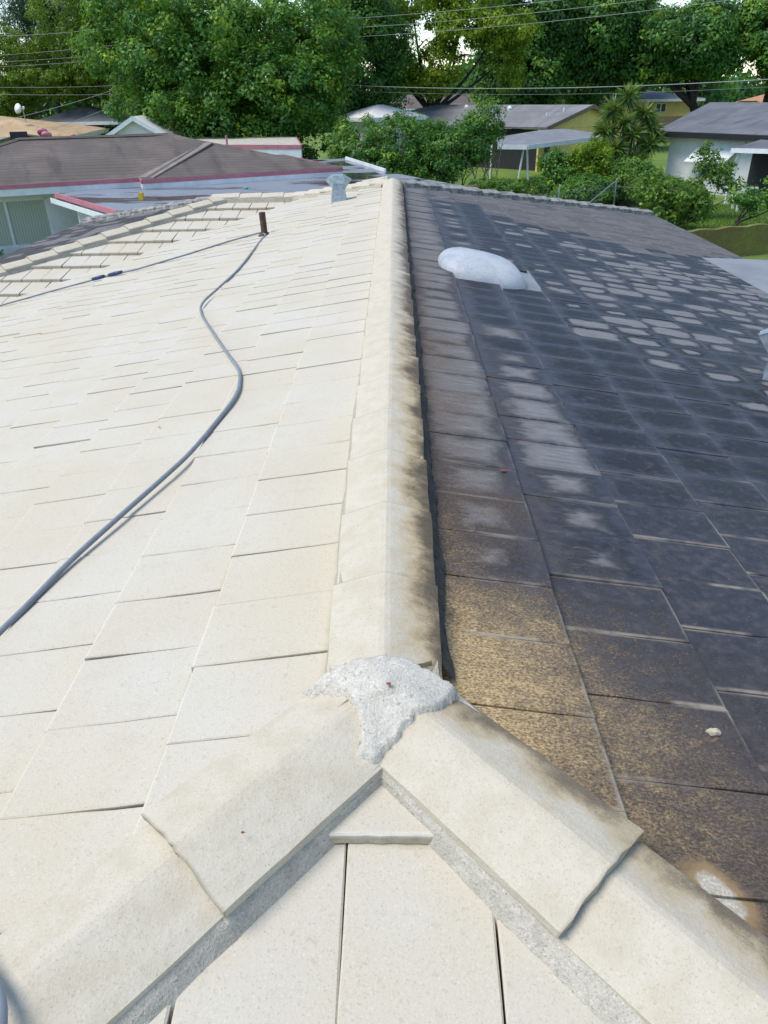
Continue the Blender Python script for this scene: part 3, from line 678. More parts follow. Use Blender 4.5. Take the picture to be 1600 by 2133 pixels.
mk('side_roof', vv, ff, 'flatgrey', house, label='low grey membrane roof joined to the black slope')
for yy in (-3.2, 3.2, 9.7):
    v, f = tube([(9.1, yy, 0), (9.1, yy, z0-.36)], .05, 8); mk('porch_post', v, f, 'white', house)

# ------------------------------------------------------------------ things lying on the roof
def slope_pt(x, y, h=0): return (x, y, ZR - CO - T*abs(x) + h)
hp = [(-1.47, 8.74), (-1.39, 8.5), (-1.385, 8.1), (-1.35, 6.75), (-1.39, 6.0), (-1.415, 5.58), (-1.34, 5.2), (-1.14, 4.62), (-.90, 3.96), (-.775, 3.62), (-.725, 3.4), (-.705, 3.18), (-.735, 2.895), (-.776, 2.63), (-.823, 2.443), (-.915, 2.16), (-.994, 1.925), (-1.043, 1.716), (-1.073, 1.594), (-1.10, 1.45), (-1.10, 1.20), (-1.0, .95), (-.80, .74), (-.62, .60), (-.55, .50), (-.53, .35)]
hz_ = {14: .004, 15: .006, 16: .003}
path = catmull([slope_pt(x, y, .0100 + hz_.get(i, 0)) for i, (x, y) in enumerate(hp[:-4])] + [(-.80, .74, ZR-.145), (-.60, .61, ZR-.095), (-.515, .53, ZR-.085), (-.48, .38, ZR-.10)], 8)
hb = root('garden_hose', 'long grey hose snaking down the cream slope past the rusty pipe', 'hose', tuple(path[0]))
v, f = tube(path, .0092, 10); mk('hose_tube', v, f, 'hose', hb, smooth=True)
hp2 = [(-1.47, 8.74), (-1.50, 8.80), (-1.85, 8.74), (-2.23, 8.56), (-2.6, 8.44), (-2.82, 8.38), (-3.0, 8.40), (-3.19, 8.43), (-3.34, 8.42), (-3.87, 8.35), (-4.12, 8.29), (-4.4, 8.25), (-4.9, 8.15)]
path2 = catmull([slope_pt(x, y, .011) for x, y in hp2], 8)
v, f = tube(path2, .0092, 10); mk('hose_tube', v, f, 'hose', hb, smooth=True)
for a, b, mt, r_ in (((-3.0, 8.40), (-3.165, 8.43), 'blue', .021), ((-3.165, 8.43), (-3.215, 8.43), 'brass', .013), ((-3.215, 8.43), (-3.36, 8.42), 'blue', .021)):
    v, f = tube([slope_pt(*a, .017), slope_pt((a[0]+b[0])/2, (a[1]+b[1])/2, .018), slope_pt(*b, .017)], [r_*.8, r_, r_*.8], 10); mk('coupling', v, f, mt, hb, smooth=True)
def rock(name, x, y, z, s, mat, label, cat, seed, flat=.6):
    rj = random.Random(seed); v = []; f = []; n_, m_ = 9, 6
    ph0 = [rj.uniform(.75, 1.25) for _ in range(n_*m_)]
    for j in range(m_):
        a = math.pi*j/(m_-1)
        for i in range(n_):
            b = 2*math.pi*i/n_; r = s*ph0[j*n_+i] if 0 < j < m_-1 else s*.9
            v.append((x + 1.35*r*math.sin(a)*math.cos(b), y + r*.8*math.sin(a)*math.sin(b), z + s*flat*.85 + r*flat*math.cos(a)))
    for j in range(m_-1):
        for i in range(n_): f.append((j*n_+i, (j+1)*n_+i, (j+1)*n_+(i+1) % n_, j*n_+(i+1) % n_))
    return mk(name, v, f, mat, loc=(x, y, z), label=label, cat=cat)
rock('stone', .713, 1.163, ZR+zW(.713)-.006, .0115, 'stone', 'pale pebble-sized stone lying on the black tiles', 'stone', 3)
rock('mortar_crumb', .152, 1.13, ZR+zW(.152)-.006, .0055, 'mortar', 'small mortar crumb at the foot of the ridge beside the cement patch', 'rubble', 4)
def dry_leaf(x, y, z, s, label, seed, mat='leafred'):
    rj = random.Random(seed); v = []; n_ = 7
    for i in range(n_):
        a = 2*math.pi*i/n_; r = s*(rj.uniform(.5, 1.0)); v.append((x+r*math.cos(a)*1.4, y+r*math.sin(a), z+.002+rj.uniform(0, .35)*s))
    v.append((x, y, z+.003)); mk('dry_leaf', v, [(i, (i+1) % n_, n_) for i in range(n_)], mat, loc=(x, y, z), label=label, cat='leaf')
dry_leaf(.012, 1.062, ZR+.013, .0055, 'tiny red leaf bit on the cement patch', 1)
dry_leaf(-.225, .785, ZR-.052, .0032, 'tiny brown leaf bit on the cream hip cap', 2)
dry_leaf(.395, 2.29, ZR+zW(.395)+.0, .011, 'orange-red leaf bit on the black tiles', 3)
dry_leaf(-1.02, 3.02, ZR+zW(1.02), .006, 'dark leaf bit on the cream slope', 4, 'shade')

# ------------------------------------------------------------------ neighbour on the left (brown shingles, pink trim)
nb_ = root('brown_roof_house', 'low white house with brown shingle hip roof and pink drip edge', 'house', (-7, 26, 0))
A0, A1 = (-13.6, 21.8), (-7.75, 24.6); B0, B1 = (-7.5, 23.95), (-1.75, 27.05)
RL, RR = (-12.5, 27.4, 3.5), (-7.95, 29.15, 3.5); V1 = (-6.35, 28.2, 3.22)
ez = 2.52
vv, ff = slab([(A0[0], A0[1], ez), (A1[0], A1[1], ez), V1, RR, RL, (-15.5, 24.4, ez)], .06); mk('roof_slope', vv, ff, 'shb', nb_)
vv, ff = slab([(B0[0], B0[1], ez+.01), (B1[0], B1[1], ez+.01), V1, (V1[0]-.2, V1[1]-.25, V1[2]+.012)], .06); mk('roof_slope', vv, ff, 'shb', nb_)
vv, ff = slab([(A1[0]-.06, A1[1]-.10, ez+.02), (B0[0]+.30, B0[1]+.16, ez+.045), (V1[0]+.16, V1[1]-.08, V1[2]+.05), (V1[0]-.12, V1[1]+.02, V1[2]+.05)], .05); mk('valley_strip', vv, ff, 'tangray', nb_)  # paler shingle tone paints in the different light this band catches
vv, ff = slab([RR, V1, (B1[0], B1[1], ez), (-4.5, 33.2, ez), (-14, 31, ez), RL], .06); mk('roof_slope', vv, ff, 'shb', nb_)
def capstrip(a, b, parent, mat, wd=.11, h=.03):
    a, b = np.array(a, float), np.array(b, float); d = b-a; n_ = np.array([-d[1], d[0], 0]); n_ /= np.linalg.norm(n_)
    vv, ff = hexa([tuple(a-n_*wd-(0, 0, .03)), tuple(b-n_*wd-(0, 0, .03)), tuple(b+n_*wd-(0, 0, .03)), tuple(a+n_*wd-(0, 0, .03)), tuple(a-n_*.02+(0, 0, h)), tuple(b-n_*.02+(0, 0, h)), tuple(b+n_*.02+(0, 0, h)), tuple(a+n_*.02+(0, 0, h))])
    return mk('ridge_cap', vv, ff, mat, parent)
capstrip(RL, RR, nb_, 'shb'); capstrip(RR, V1, nb_, 'shb'); capstrip(V1, (B1[0], B1[1], ez), nb_, 'shb'); capstrip(RL, (-15.5, 24.4, ez), nb_, 'shb')
for a, b in ((A0, A1), (B0, B1), (A1, B0)):
    vv, ff = bar(a, b, .04, ez-.115, ez+.004, off=-.05); mk('drip_edge', vv, ff, 'pink', nb_)
    vv, ff = bar(a, b, .03, ez-.30, ez-.113, off=-.035); mk('fascia', vv, ff, 'white', nb_)
vv, ff = bar((B1[0], B1[1]), (-4.5, 33.2), .04, ez-.115, ez+.004, off=-.05); mk('drip_edge', vv, ff, 'pink', nb_)
wa_, wb_ = np.array((-13.9, 22.35)), np.array((-8.0, 25.15)); wd_ = (wb_-wa_)/np.linalg.norm(wb_-wa_)
def wpt(s): return tuple(wa_ + wd_*s)
w0, w1 = 1.55, 3.75
for a, b, zz0, zz1 in ((0, w0, 0, 2.4), (w1, 6.5, 0, 2.4), (w0, w1, 0, .72), (w0, w1, 2.08, 2.4)):
    vv, ff = bar(wpt(a), wpt(b), .15, zz0, zz1); mk('wall', vv, ff, 'stucco', nb_)
vv, ff = bar(wpt(0), wpt(6.3), .5, 2.33, 2.39, off=-.52); mk('soffit', vv, ff, 'stucco', nb_)
win = root('x', 'x', 'x'); bpy.data.objects.remove(win)
fr = MB()
for a, b, zz0, zz1 in ((w0, w0+.07, .72, 2.08), (w1-.07, w1, .72, 2.08), (2.55, 2.62, .79, 2.01), (w0, w1, .72, .79), (w0, w1, 2.01, 2.08)): fr.add(*bar(wpt(a), wpt(b), .07, zz0, zz1, off=.02))
win = mk('window', fr.v, fr.f, 'white', nb_)
for a, b in ((w0+.07, 2.55), (2.62, w1-.07)):
    vv, ff = bar(wpt(a), wpt(b), .02, .79, 2.01, off=.05); mk('pane', vv, ff, 'curtain', win)
for i in range(12):
    a = w0-1.3+i*.1
    vv, ff = bar(wpt(a), wpt(a+.02), .03, .72, 2.08, off=.01)
vv, ff = bar(wpt(.2), wpt(w0-.06), .03, .75, 2.05, off=-.03); mk('dark_window', vv, ff, 'darkglass', nb_)
# flat wing
FP = [(-9.7, 22.85), (-6.62, 18.95), (2.3, 23.2), (1.25, 25.2), (-.15, 28.1), (-2.1, 34.3), (-6.5, 33), (-8.6, 25.4)]
vv, ff = slab([(x, y, 2.26) for x, y in FP], .22); fl = mk('flat_roof', vv, ff, 'wetflat', nb_, label='wet grey flat roof with a puddle')
for a, b in ((FP[0], FP[1]), (FP[1], FP[2])):
    vv, ff = bar(a, b, .05, 2.19, 2.315, off=-.06); mk('drip_edge', vv, ff, 'pink', nb_)
gv = MB(); gv.add(*bar(FP[0], FP[1], .02, 2.06, 2.19, off=-.20)); gv.add(*bar(FP[0], FP[1], .13, 2.06, 2.075, off=-.185)); gv.add(*bar((FP[0][0]-.02, FP[0][1]+.02), FP[0], .14, 2.06, 2.17, off=-.185))
mk('gutter', gv.v, gv.f, 'white', nb_)
vv, ff = bar((-9.35, 23.2), (-6.3, 19.45), .15, 0, 2.03); mk('wall', vv, ff, 'stucco', nb_)
vv, ff = bar((-6.3, 19.45), (1.9, 23.4), .15, 0, 2.03); mk('wall', vv, ff, 'stucco', nb_)
vv, ff = bar((-2.0, 33.9), (-.3, 28.2), .06, 2.24, 2.36, off=-.03); mk('parapet', vv, ff, 'white', nb_)
# pink vents and a dark ridge vent
for x, y, z, s in ((-12.05, 28.35, 3.60, .17), (-11.85, 28.15, 3.50, .17), (-11.25, 28.9, 3.46, .08)):
    v, f = tube([(x, y, 3.05), (x, y, z)], s*.45, 10); o = mk('pink_vent', v, f, 'pink', nb_)
    v, f = tube([(x, y-.05, z), (x, y+.0, z+s*.35), (x, y+.05, z+s*.7), (x, y+.05, z+s*.95)], [s*.95, s, s*.85, s*.3], 14); mk('vent_cap', v, f, 'pink', o, smooth=True)
bxv = MB(); bxv.add(*bar((-13.0, 27.9), (-12.5, 28.05), .3, 3.3, 3.68)); mk('ridge_vent', bxv.v, bxv.f, 'shade', nb_)
vv, ff = slab([(-12.7, 28.2, 3.62), (-9.4, 31.4, 2.9), (-14, 33, 2.9), (-16.4, 29.0, 2.9)], .05); mk('back_gable', vv, ff, 'tangravel', nb_)
vv, ff = slab([(-12.7, 28.2, 3.62), (-16.4, 29.0, 2.9), (-15.5, 26.2, 2.9)], .05); mk('back_gable', vv, ff, 'oldgrey', nb_)
# a yellow block and a teal cap left on the wet roof
yb_ = MB(); yb_.add(*box(-6.86, -6.74, 21.35, 21.45, 2.262, 2.44)); mk('yellow_block', yb_.v, yb_.f, 'yplastic', loc=(-6.8, 21.4, 2.262), label='small yellow plastic block standing on the wet flat roof', cat='block')
v, f = tube([(-4.36, 23.6, 2.262), (-4.36, 23.6, 2.30), (-4.36, 23.6, 2.33)], [.06, .06, .02], 10); mk('teal_cap', v, f, 'teal', loc=(-4.36, 23.6, 2.262), label='small teal plastic cap on the wet flat roof', cat='cap')

rf = root('flat_roof_annex', 'flat pale-roofed annex with pink and white fascia', 'house', (-8, 40, 0))
RP = [(-4.1, 36.2), (-12.2, 38.5), (-11, 45), (-5.2, 43.5)]
vv, ff = slab([(x, y, 2.66) for x, y in RP], .10); mk('roof', vv, ff, 'tangravel', rf)
for a, b in ((RP[1], RP[0]), (RP[0], RP[3])):
    vv, ff = bar(a, b, .04, 2.52, 2.69, off=-.05); mk('drip_edge', vv, ff, 'pink', rf)
    vv, ff = bar(a, b, .04, 2.18, 2.52, off=-.03); mk('fascia', vv, ff, 'white', rf)
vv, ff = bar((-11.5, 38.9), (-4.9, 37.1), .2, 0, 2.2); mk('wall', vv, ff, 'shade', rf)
v, f = tube([(-7.6, 37.4, 2.66), (-7.6, 37.4, 3.05)], .05, 8); mk('pink_pipe', v, f, 'pink', rf)

# ------------------------------------------------------------------ simple far houses
def hip_house(name, label, x, y, lx, ly, rz, eave, ridge, roofmat, wallmat, over=.5, gable=False, fascia='white', windows=()):
    r = root(name, label, 'house', (x, y, 0)); ca, sa = math.cos(rz), math.sin(rz)
    def W(a, b, z): return (x+a*ca-b*sa, y+a*sa+b*ca, z)
    hx, hy = lx/2, ly/2; ins = hy if not gable else -.0; rx = hx-ins
    for sg in (-1, 1):
        vv, ff = slab([W(-hx*1, sg*hy, eave), W(hx, sg*hy, eave), W(rx, 0, ridge), W(-rx, 0, ridge)][::(1 if sg < 0 else -1)], .12); mk('roof_slope', vv, ff, roofmat, r)
        if not gable:
            vv, ff = slab([W(sg*hx, -hy, eave), W(sg*hx, hy, eave), W(sg*rx, 0, ridge)][::(1 if sg > 0 else -1)], .12); mk('roof_slope', vv, ff, roofmat, r)
        else:
            q = [W(sg*(hx-over), -hy+over, eave-.1), W(sg*(hx-over), hy-over, eave-.1), W(sg*(hx-over), 0, ridge-.14)]; q2 = [W(sg*(hx-over-.15), -hy+over, eave-.1), W(sg*(hx-over-.15), hy-over, eave-.1), W(sg*(hx-over-.15), 0, ridge-.14)]
            mk('gable_wall', q+q2, [(0, 1, 2), (5, 4, 3), (0, 3, 4, 1), (1, 4, 5, 2), (2, 5, 3, 0)], wallmat, r)
    c = [(-hx, -hy), (hx, -hy), (hx, hy), (-hx, hy), (-hx, -hy)]
    for a, b in zip(c[:-1], c[1:]):
        if gable and a[0] == b[0]:
            for s2 in (-1, 1):
                vv, ff = bar(W(a[0], s2*hy, 0), W(a[0], 0, 0), .05, eave-.24, eave-.02, ridge-.2, ridge+.02, off=-.03); mk('barge_board', vv, ff, fascia, r)
            continue
        vv, ff = bar(W(*a, 0), W(*b, 0), .05, eave-.26, eave-.03, off=-.04); mk('fascia', vv, ff, fascia, r)
    c = [(-hx+over, -hy+over), (hx-over, -hy+over), (hx-over, hy-over), (-hx+over, hy-over), (-hx+over, -hy+over)]
    for a, b in zip(c[:-1], c[1:]):
        vv, ff = bar(W(*a, 0), W(*b, 0), .15, 0, eave-.1); mk('wall', vv, ff, wallmat, r)
    for (side, s, wd, zz0, zz1) in windows:
        bb = -hy+over-.03; vv, ff = bar(W(s-wd/2, bb, 0), W(s+wd/2, bb, 0), .04, zz0, zz1); wo_ = mk('window', vv, ff, 'white', r)
        for q in (0, 1):
            vv, ff = bar(W(s-wd/2+.06+q*wd/2, bb-.015, 0), W(s-.06+q*wd/2, bb-.015, 0), .02, zz0+.07, zz1-.07); mk('pane', vv, ff, 'darkglass', wo_)
    return r, W
# left background
hip_house('tan_roof_house', 'house with a broad tan shingle roof carrying a satellite dish', -29.5, 56.5, 17, 11.5, R(8), 2.5, 3.55, 'tan', 'stucco')
dz = 3.55
dish = root('satellite_dish', 'white satellite dish on a short mast above the tan roof', 'satellite dish', (-24.2, 54.6, 3.3))
v, f = tube([(-24.2, 54.6, 3.2), (-24.2, 54.6, 3.85)], .03, 8); mk('mast', v, f, 'galv', dish)
v, f = tube([(-24.28, 54.52, 3.95), (-24.34, 54.42, 3.98), (-24.40, 54.30, 4.02)], [.04, .22, .31], 18); mk('reflector', v, f, 'white', dish, smooth=True)
v, f = tube([(-24.2, 54.5, 3.8), (-23.9, 54.0, 4.05)], .02, 6); mk('feed_arm', v, f, 'galv', dish)
v, f = tube([(-23.9, 54.0, 3.98), (-23.85, 53.95, 4.12)], .06, 8); mk('receiver', v, f, 'white', dish)
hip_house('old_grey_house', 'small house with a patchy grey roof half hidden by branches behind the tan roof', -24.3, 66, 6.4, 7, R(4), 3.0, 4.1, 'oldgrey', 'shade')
r, W = hip_house('blue_gable_house', 'pale blue gabled shed with a white tiled verge beside the round tree', -13.4, 45.2, 6, 4.4, R(93), 2.55, 3.75, 'whitet', 'stucco', .3, True)
# centre and right background
r, W = hip_house('white_tile_house', 'house with a white painted tile roof above the leafy hedge', -1.0, 58.5, 4.9, 4.3, R(38), 3.15, 3.85, 'whitet', 'stucco')
hip_house('brown_roof_bungalow', 'far bungalow with a low dull brown roof behind the yellow-green tree', 6, 98, 18, 9, R(0), 2.9, 4.2, 'shb', 'stucco')
yh = root('yellow_house', 'yellow house with grey shingle gable roof and a white patio cover', 'house', (9, 58, 0))
ap, co, rl = np.array((12.9, 54.6, 3.72)), np.array((9.55, 52.3, 2.55)), np.array((2.9, 63.0, 3.72))
co2 = rl + (co-ap); far = 2*ap-co; far[2] = 2.55; far2 = far + (rl-ap); hipc = co2 + (rl-ap)/np.linalg.norm(rl-ap)*3
vv, ff = slab([tuple(co), tuple(ap), tuple(rl), tuple(hipc)], .1); mk('roof_slope', vv, ff, 'shy', yh)
vv, ff = slab([tuple(far), tuple(far2), tuple(rl), tuple(ap)], .1); mk('roof_slope', vv, ff, 'shy', yh)
vv, ff = slab([tuple(hipc), tuple(rl), tuple(far2)], .1); mk('roof_slope', vv, ff, 'shy', yh)
ins_ = (rl-ap)/np.linalg.norm((rl-ap)[:2])*.45
q = [co+ins_-(0, 0, .12), far+ins_-(0, 0, .12), ap+ins_-(0, 0, .13)]; q2 = [p + ins_*.3 for p in q]
mk('gable_wall', [tuple(p) for p in q+q2], [(0, 1, 2), (5, 4, 3), (0, 3, 4, 1), (1, 4, 5, 2), (2, 5, 3, 0)], 'yellow', yh)
for a, b in ((co, ap), (far, ap)):
    vv, ff = bar(a, b, .06, a[2]-.22, a[2]+.02, b[2]-.22, b[2]+.02, off=-.03); mk('barge_board', vv, ff, 'wood', yh)
vv, ff = bar(co+ins_*1.0, far+ins_*1.0, .15, 0, 2.42); mk('wall', vv, ff, 'yellow', yh)
pin = np.array((.66, .75, 0))*.5
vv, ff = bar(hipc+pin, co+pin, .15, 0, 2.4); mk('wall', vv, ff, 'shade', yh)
for (x, y, z) in ((7.9, 57.6, 3.55), (5.2, 60.5, 3.6)):
    v, f = tube([(x, y, z-.25), (x, y, z), (x, y, z+.13)], [.16, .16, .08], 10); mk('roof_vent', v, f, 'white', yh)
for (x, y, z) in ((9.9, 54.6, 3.0), (11.0, 54.6, 3.3)):
    v, f = tube([(x, y, z-.3), (x, y, z+.3)], .04, 6); mk('vent_pipe', v, f, 'white', yh)
PZ = 2.18
pc = [(5.5, 43.8, PZ-.05), (7.0, 43.3, PZ-.05), (12.6, 48.2, PZ+.12), (10.6, 52.0, PZ+.30), (8.9, 51.0, PZ+.28), (5.8, 47.5, PZ+.10)]
vv, ff = slab(pc, .08); mk('patio_cover', vv, ff, 'flatgrey', yh)
for a, b in ((pc[0], pc[1]), (pc[1], pc[2])):
    vv, ff = bar(a, b, .05, a[2]-.22, a[2]+.0, b[2]-.22, b[2]+.0, off=-.06); mk('gutter', vv, ff, 'white', yh)
for (x, y, dx_) in ((6.75, 43.6, -.12), (7.15, 43.75, .12), (5.25, 44.3, 0)):
    v, f = tube([(x+dx_, y, 0), (x-dx_, y, PZ-.05)], .055, 8); mk('patio_post', v, f, 'white', yh)
hip_house('yellow_bungalow', 'far yellow bungalow with a grey low roof behind the spiky palm', 23.5, 89, 15, 10, R(-6), 3.6, 4.35, 'shg', 'yellow', .4, False, 'white', [(0, 3.5, 1.0, 2.4, 3.2)])
vv, ff = bar((22, 80), (31, 78), .1, 0, 2.2); mk('wood_fence', vv, ff, 'wood', loc=(26, 79, 0), label='dark weathered wood fence below the far yellow bungalow', cat='fence')
hip_house('terracotta_house', 'house corner with an orange terracotta tile roof among the far trees', 39.5, 80, 12, 9, R(-10), 3.2, 4.6, 'terra', 'stucco')
wh = root('white_house', 'white stucco house with a dark grey shingle roof and black fascia', 'house', (19, 41, 0))
e0, e1 = np.array((13.35, 42.5, 2.74)), np.array((22.2, 29.3, 2.74)); g0, g1 = np.array((17.35, 46.6, 3.9)), np.array((26.6, 33.0, 3.9))
vv, ff = slab([tuple(e0), tuple(e1), tuple(g1), tuple(g0)], .1); mk('roof_slope', vv, ff, 'shg', wh)
b0, b1 = 2*g0-e0, 2*g1-e1; b0[2] = b1[2] = 2.74
vv, ff = slab([tuple(g0), tuple(g1), tuple(b1), tuple(b0)], .1); mk('roof_slope', vv, ff, 'shg', wh)
vv, ff = bar(e0, e1, .06, 2.48, 2.72, off=-.05); mk('fascia', vv, ff, 'black', wh)
dn = (e1-e0)/np.linalg.norm(e1-e0); pn = np.array((-dn[1], dn[0], 0))
ws, we = e0 + dn*.5 + pn*.6, e1 + pn*.6
vv, ff = bar(ws, we, .2, 0, 2.66); mk('wall', vv, ff, 'stucco', wh)
vv, ff = bar(b0, ws, .2, 0, 2.66); mk('wall', vv, ff, 'stucco', wh)
# hurricane awning standing off the wall on its stays
def wp(s, o, z): p = ws + dn*s - pn*o; return (p[0], p[1], z)
aw = mk('awning', *slab([wp(2.1, .06, 2.40), wp(4.3, .06, 2.40), wp(3.6, .5, 1.45), wp(1.4, .5, 1.45)], .05), 'white', wh)
for s in (1.5, 3.5):
    v, f = tube([wp(s, .7, 1.43), wp(s+.2, .0, 1.35)], .02, 6); mk('stay', v, f, 'white', aw)
for s in (5.2,):
    vv, ff = bar(wp(s, .0, 0), wp(s+1.2, .0, 0), -.03, 2.1, 2.35); mk('vent_grille', vv, ff, 'white', wh)
# porch
pz = 2.3
po = [(14.75, 36.1, pz), (20.5, 30.3, pz+.1), (20.9, 33.6, pz+.3), (16.6, 37.6, pz+.25)]
ph_ = mk('porch_roof', *slab(po, .06), 'shg', wh)
vv, ff = bar(po[0], po[1], .06, pz-.16, pz+.02, pz-.06, pz+.12, off=-.05); mk('gutter', vv, ff, 'white', wh)
v, f = tube([(15.0, 36.2, 0), (15.15, 36.15, pz-.1)], .09, 4); mk('porch_post', v, f, 'white', wh)
v, f = tube([(17.6, 33.5, 0), (17.6, 33.5, pz-.1)], .06, 4); mk('porch_post', v, f, 'white', wh)
vv, ff = bar((16.1, 37.0), (20.6, 32.6), .05, .05, 2.35); mk('porch_shade_sheet', vv, ff, 'shade', wh)  # opaque near-black sheet; the dark porch's shade is put into its colour
bn = root('garden_bench', 'white garden bench in front of the dark porch', 'bench', (15.0, 34.0, 0))
for zz, yy in ((.45, 34.0), (.46, 34.18), (.47, 34.36)):
    vv, ff = box(14.55, 15.55, yy-.07, yy+.07, zz-.03, zz); mk('seat_slat', vv, ff, 'white', bn)
for zz in (.66, .86):
    vv, ff = box(14.55, 15.55, 34.45, 34.49, zz-.06, zz+.06); mk('back_slat', vv, ff, 'white', bn)
for x in (14.62, 15.48):
    for y, h in ((33.98, .45), (34.47, .92)):
        vv, ff = box(x-.04, x+.04, y-.04, y+.04, 0, h-.02); mk('leg', vv, ff, 'white', bn)
# mossy wall and chain-link fence
mw = root('mossy_wall', 'low garden wall overgrown with brown and green moss', 'wall', (11, 24.3, 0))
wv = []; wf = []; na = 60
for i in range(na+1):
    t = i/na; p = np.array((8.2, 23.45)) + t*np.array((8.5, 3.2)); nn = np.array((-.35, .93))
    h = .90 + .02*math.sin(i*.9) + random.uniform(-.008, .008)
    for o_, z in ((-.02, 0), (-.0, h*.5), (.0, h), (.16, h+.01), (.18, 0)): q = p+nn*(o_+random.uniform(-.008, .008)); wv.append((q[0], q[1], z))
for i in range(na):
    for j in range(4): a = i*5+j; wf.append((a, a+5, a+6, a+1))
wf += [(4, 3, 2, 1, 0), tuple(na*5+j for j in range(5))]
mk('wall_body', wv, wf, 'moss', mw)
fn = root('chain_link_fence', 'rusting chain-link fence with a leaning top rail among the shrubs', 'fence', (9.5, 34.6, 0))
fp_ = [(4.6, 31.5), (6.7, 32.6), (9.5, 34.55), (12.0, 32.6), (14.6, 30.4)]
for x, y in fp_:
    v, f = tube([(x, y, 0), (x, y, 1.25)], .035, 8); mk('post', v, f, 'galv', fn)
for a, b in zip(fp_[:-1], fp_[1:]):
    v, f = tube([(*a, 1.0), (*b, 1.0)], .012, 6); mk('rail', v, f, 'wired', fn)
    wm = MB(); L = math.dist(a, b); n_ = int(L/.12)
    for i in range(n_):
        for sg in (-1, 1):
            t0 = i/n_; t1 = min(1, max(0, t0 + sg*1.1/L)); hh = abs(t1-t0)*L
            if hh < .2: continue
            wm.add(*tube([(a[0]+(b[0]-a[0])*t0, a[1]+(b[1]-a[1])*t0, .05), (a[0]+(b[0]-a[0])*t1, a[1]+(b[1]-a[1])*t1,   .05+hh)], .0014, 3, False))
    mk('wire_mesh', wm.v, wm.f, 'wired', fn)
v, f = tube([(6.7, 29.6, .55), (9.5, 34.55, 1.25)], .022, 6); mk('stay_rail', v, f, 'galv', fn)

# ------------------------------------------------------------------ vegetation
def leaf_mesh(pos, nrm, L, Wd, tint, hang=0):
    n = len(pos); r = rng.normal(size=(n, 3)); r[:, 2] -= hang
    t = r - nrm*np.sum(r*nrm, 1)[:, None]; t /= np.linalg.norm(t, axis=1)[:, None]+1e-9; b = np.cross(nrm, t)
    L = L*rng.uniform(.7, 1.3, n)[:, None]; Wd = Wd*rng.uniform(.7, 1.3, n)[:, None]
    v = np.empty((n, 4, 3)); v[:, 0] = pos - t*L/2; v[:, 1] = pos + b*Wd/2 + nrm*Wd*.12; v[:, 2] = pos + t*L/2; v[:, 3] = pos - b*Wd/2 + nrm*Wd*.12
    return v.reshape(-1, 3), np.repeat(tint, 4)
def mesh_np(name, v, tint, mat, parent, kind=None):
    n = len(v)//4; me = bpy.data.meshes.new(name); b = np.array(base_of(parent)) if parent else 0
    me.vertices.add(4*n); me.vertices.foreach_set('co', (v-b).astype(np.float32).ravel())
    me.loops.add(4*n); me.loops.foreach_set('vertex_index', np.arange(4*n, dtype=np.int32))
    me.polygons.add(n); me.polygons.foreach_set('loop_start', np.arange(0, 4*n, 4, dtype=np.int32)); me.polygons.foreach_set('loop_total', np.full(n, 4, dtype=np.int32))
    a = me.attributes.new('tint', 'FLOAT', 'POINT'); a.data.foreach_set('value', tint.astype(np.float32))
    me.update(); me.materials.append(M[mat]); o = bpy.data.objects.new(name, me); C.objects.link(o)
    if parent: o.parent = parent
    if kind: o['kind'] = kind
    return o
def unit(n):
    d = rng.normal(size=(n, 3)); return d/np.linalg.norm(d, axis=1)[:, None]
def crown_pts(lobes, nclump, per, rc, inner=.55, up_=.45, flat=.75, tb=.42, ts=.16):
    lob = np.array(lobes, float); area = (lob[:, 3]*lob[:, 4]+lob[:, 4]*lob[:, 5]+lob[:, 3]*lob[:, 5]); idx = rng.choice(len(lob), nclump, p=area/area.sum())
    d = unit(nclump); rad = inner + (1.05-inner)*rng.uniform(0, 1, nclump)**.6
    cc = lob[idx, :3] + d*lob[idx, 3:6]*rad[:, None]
    k = rng.poisson(per, nclump)+3; ci = np.repeat(np.arange(nclump), k); n = len(ci)
    rcs = rc*rng.uniform(.6, 1.35, nclump)
    q = unit(n); rr = rng.uniform(.35, 1.05, n)
    p = cc[ci] + q*(rr*rcs[ci])[:, None]*np.array((1, 1, flat))
    nr = d[ci]*.45 + q*.55 + np.array((0, 0, up_)) + rng.normal(size=(n, 3))*.38; nr /= np.linalg.norm(nr, axis=1)[:, None]
    tint = np.clip(tb + rng.normal(size=nclump)[ci]*ts + rng.normal(size=n)*.13, 0, 1)
    keep = p[:, 2] > .1
    return p[keep], nr[keep], tint[keep]
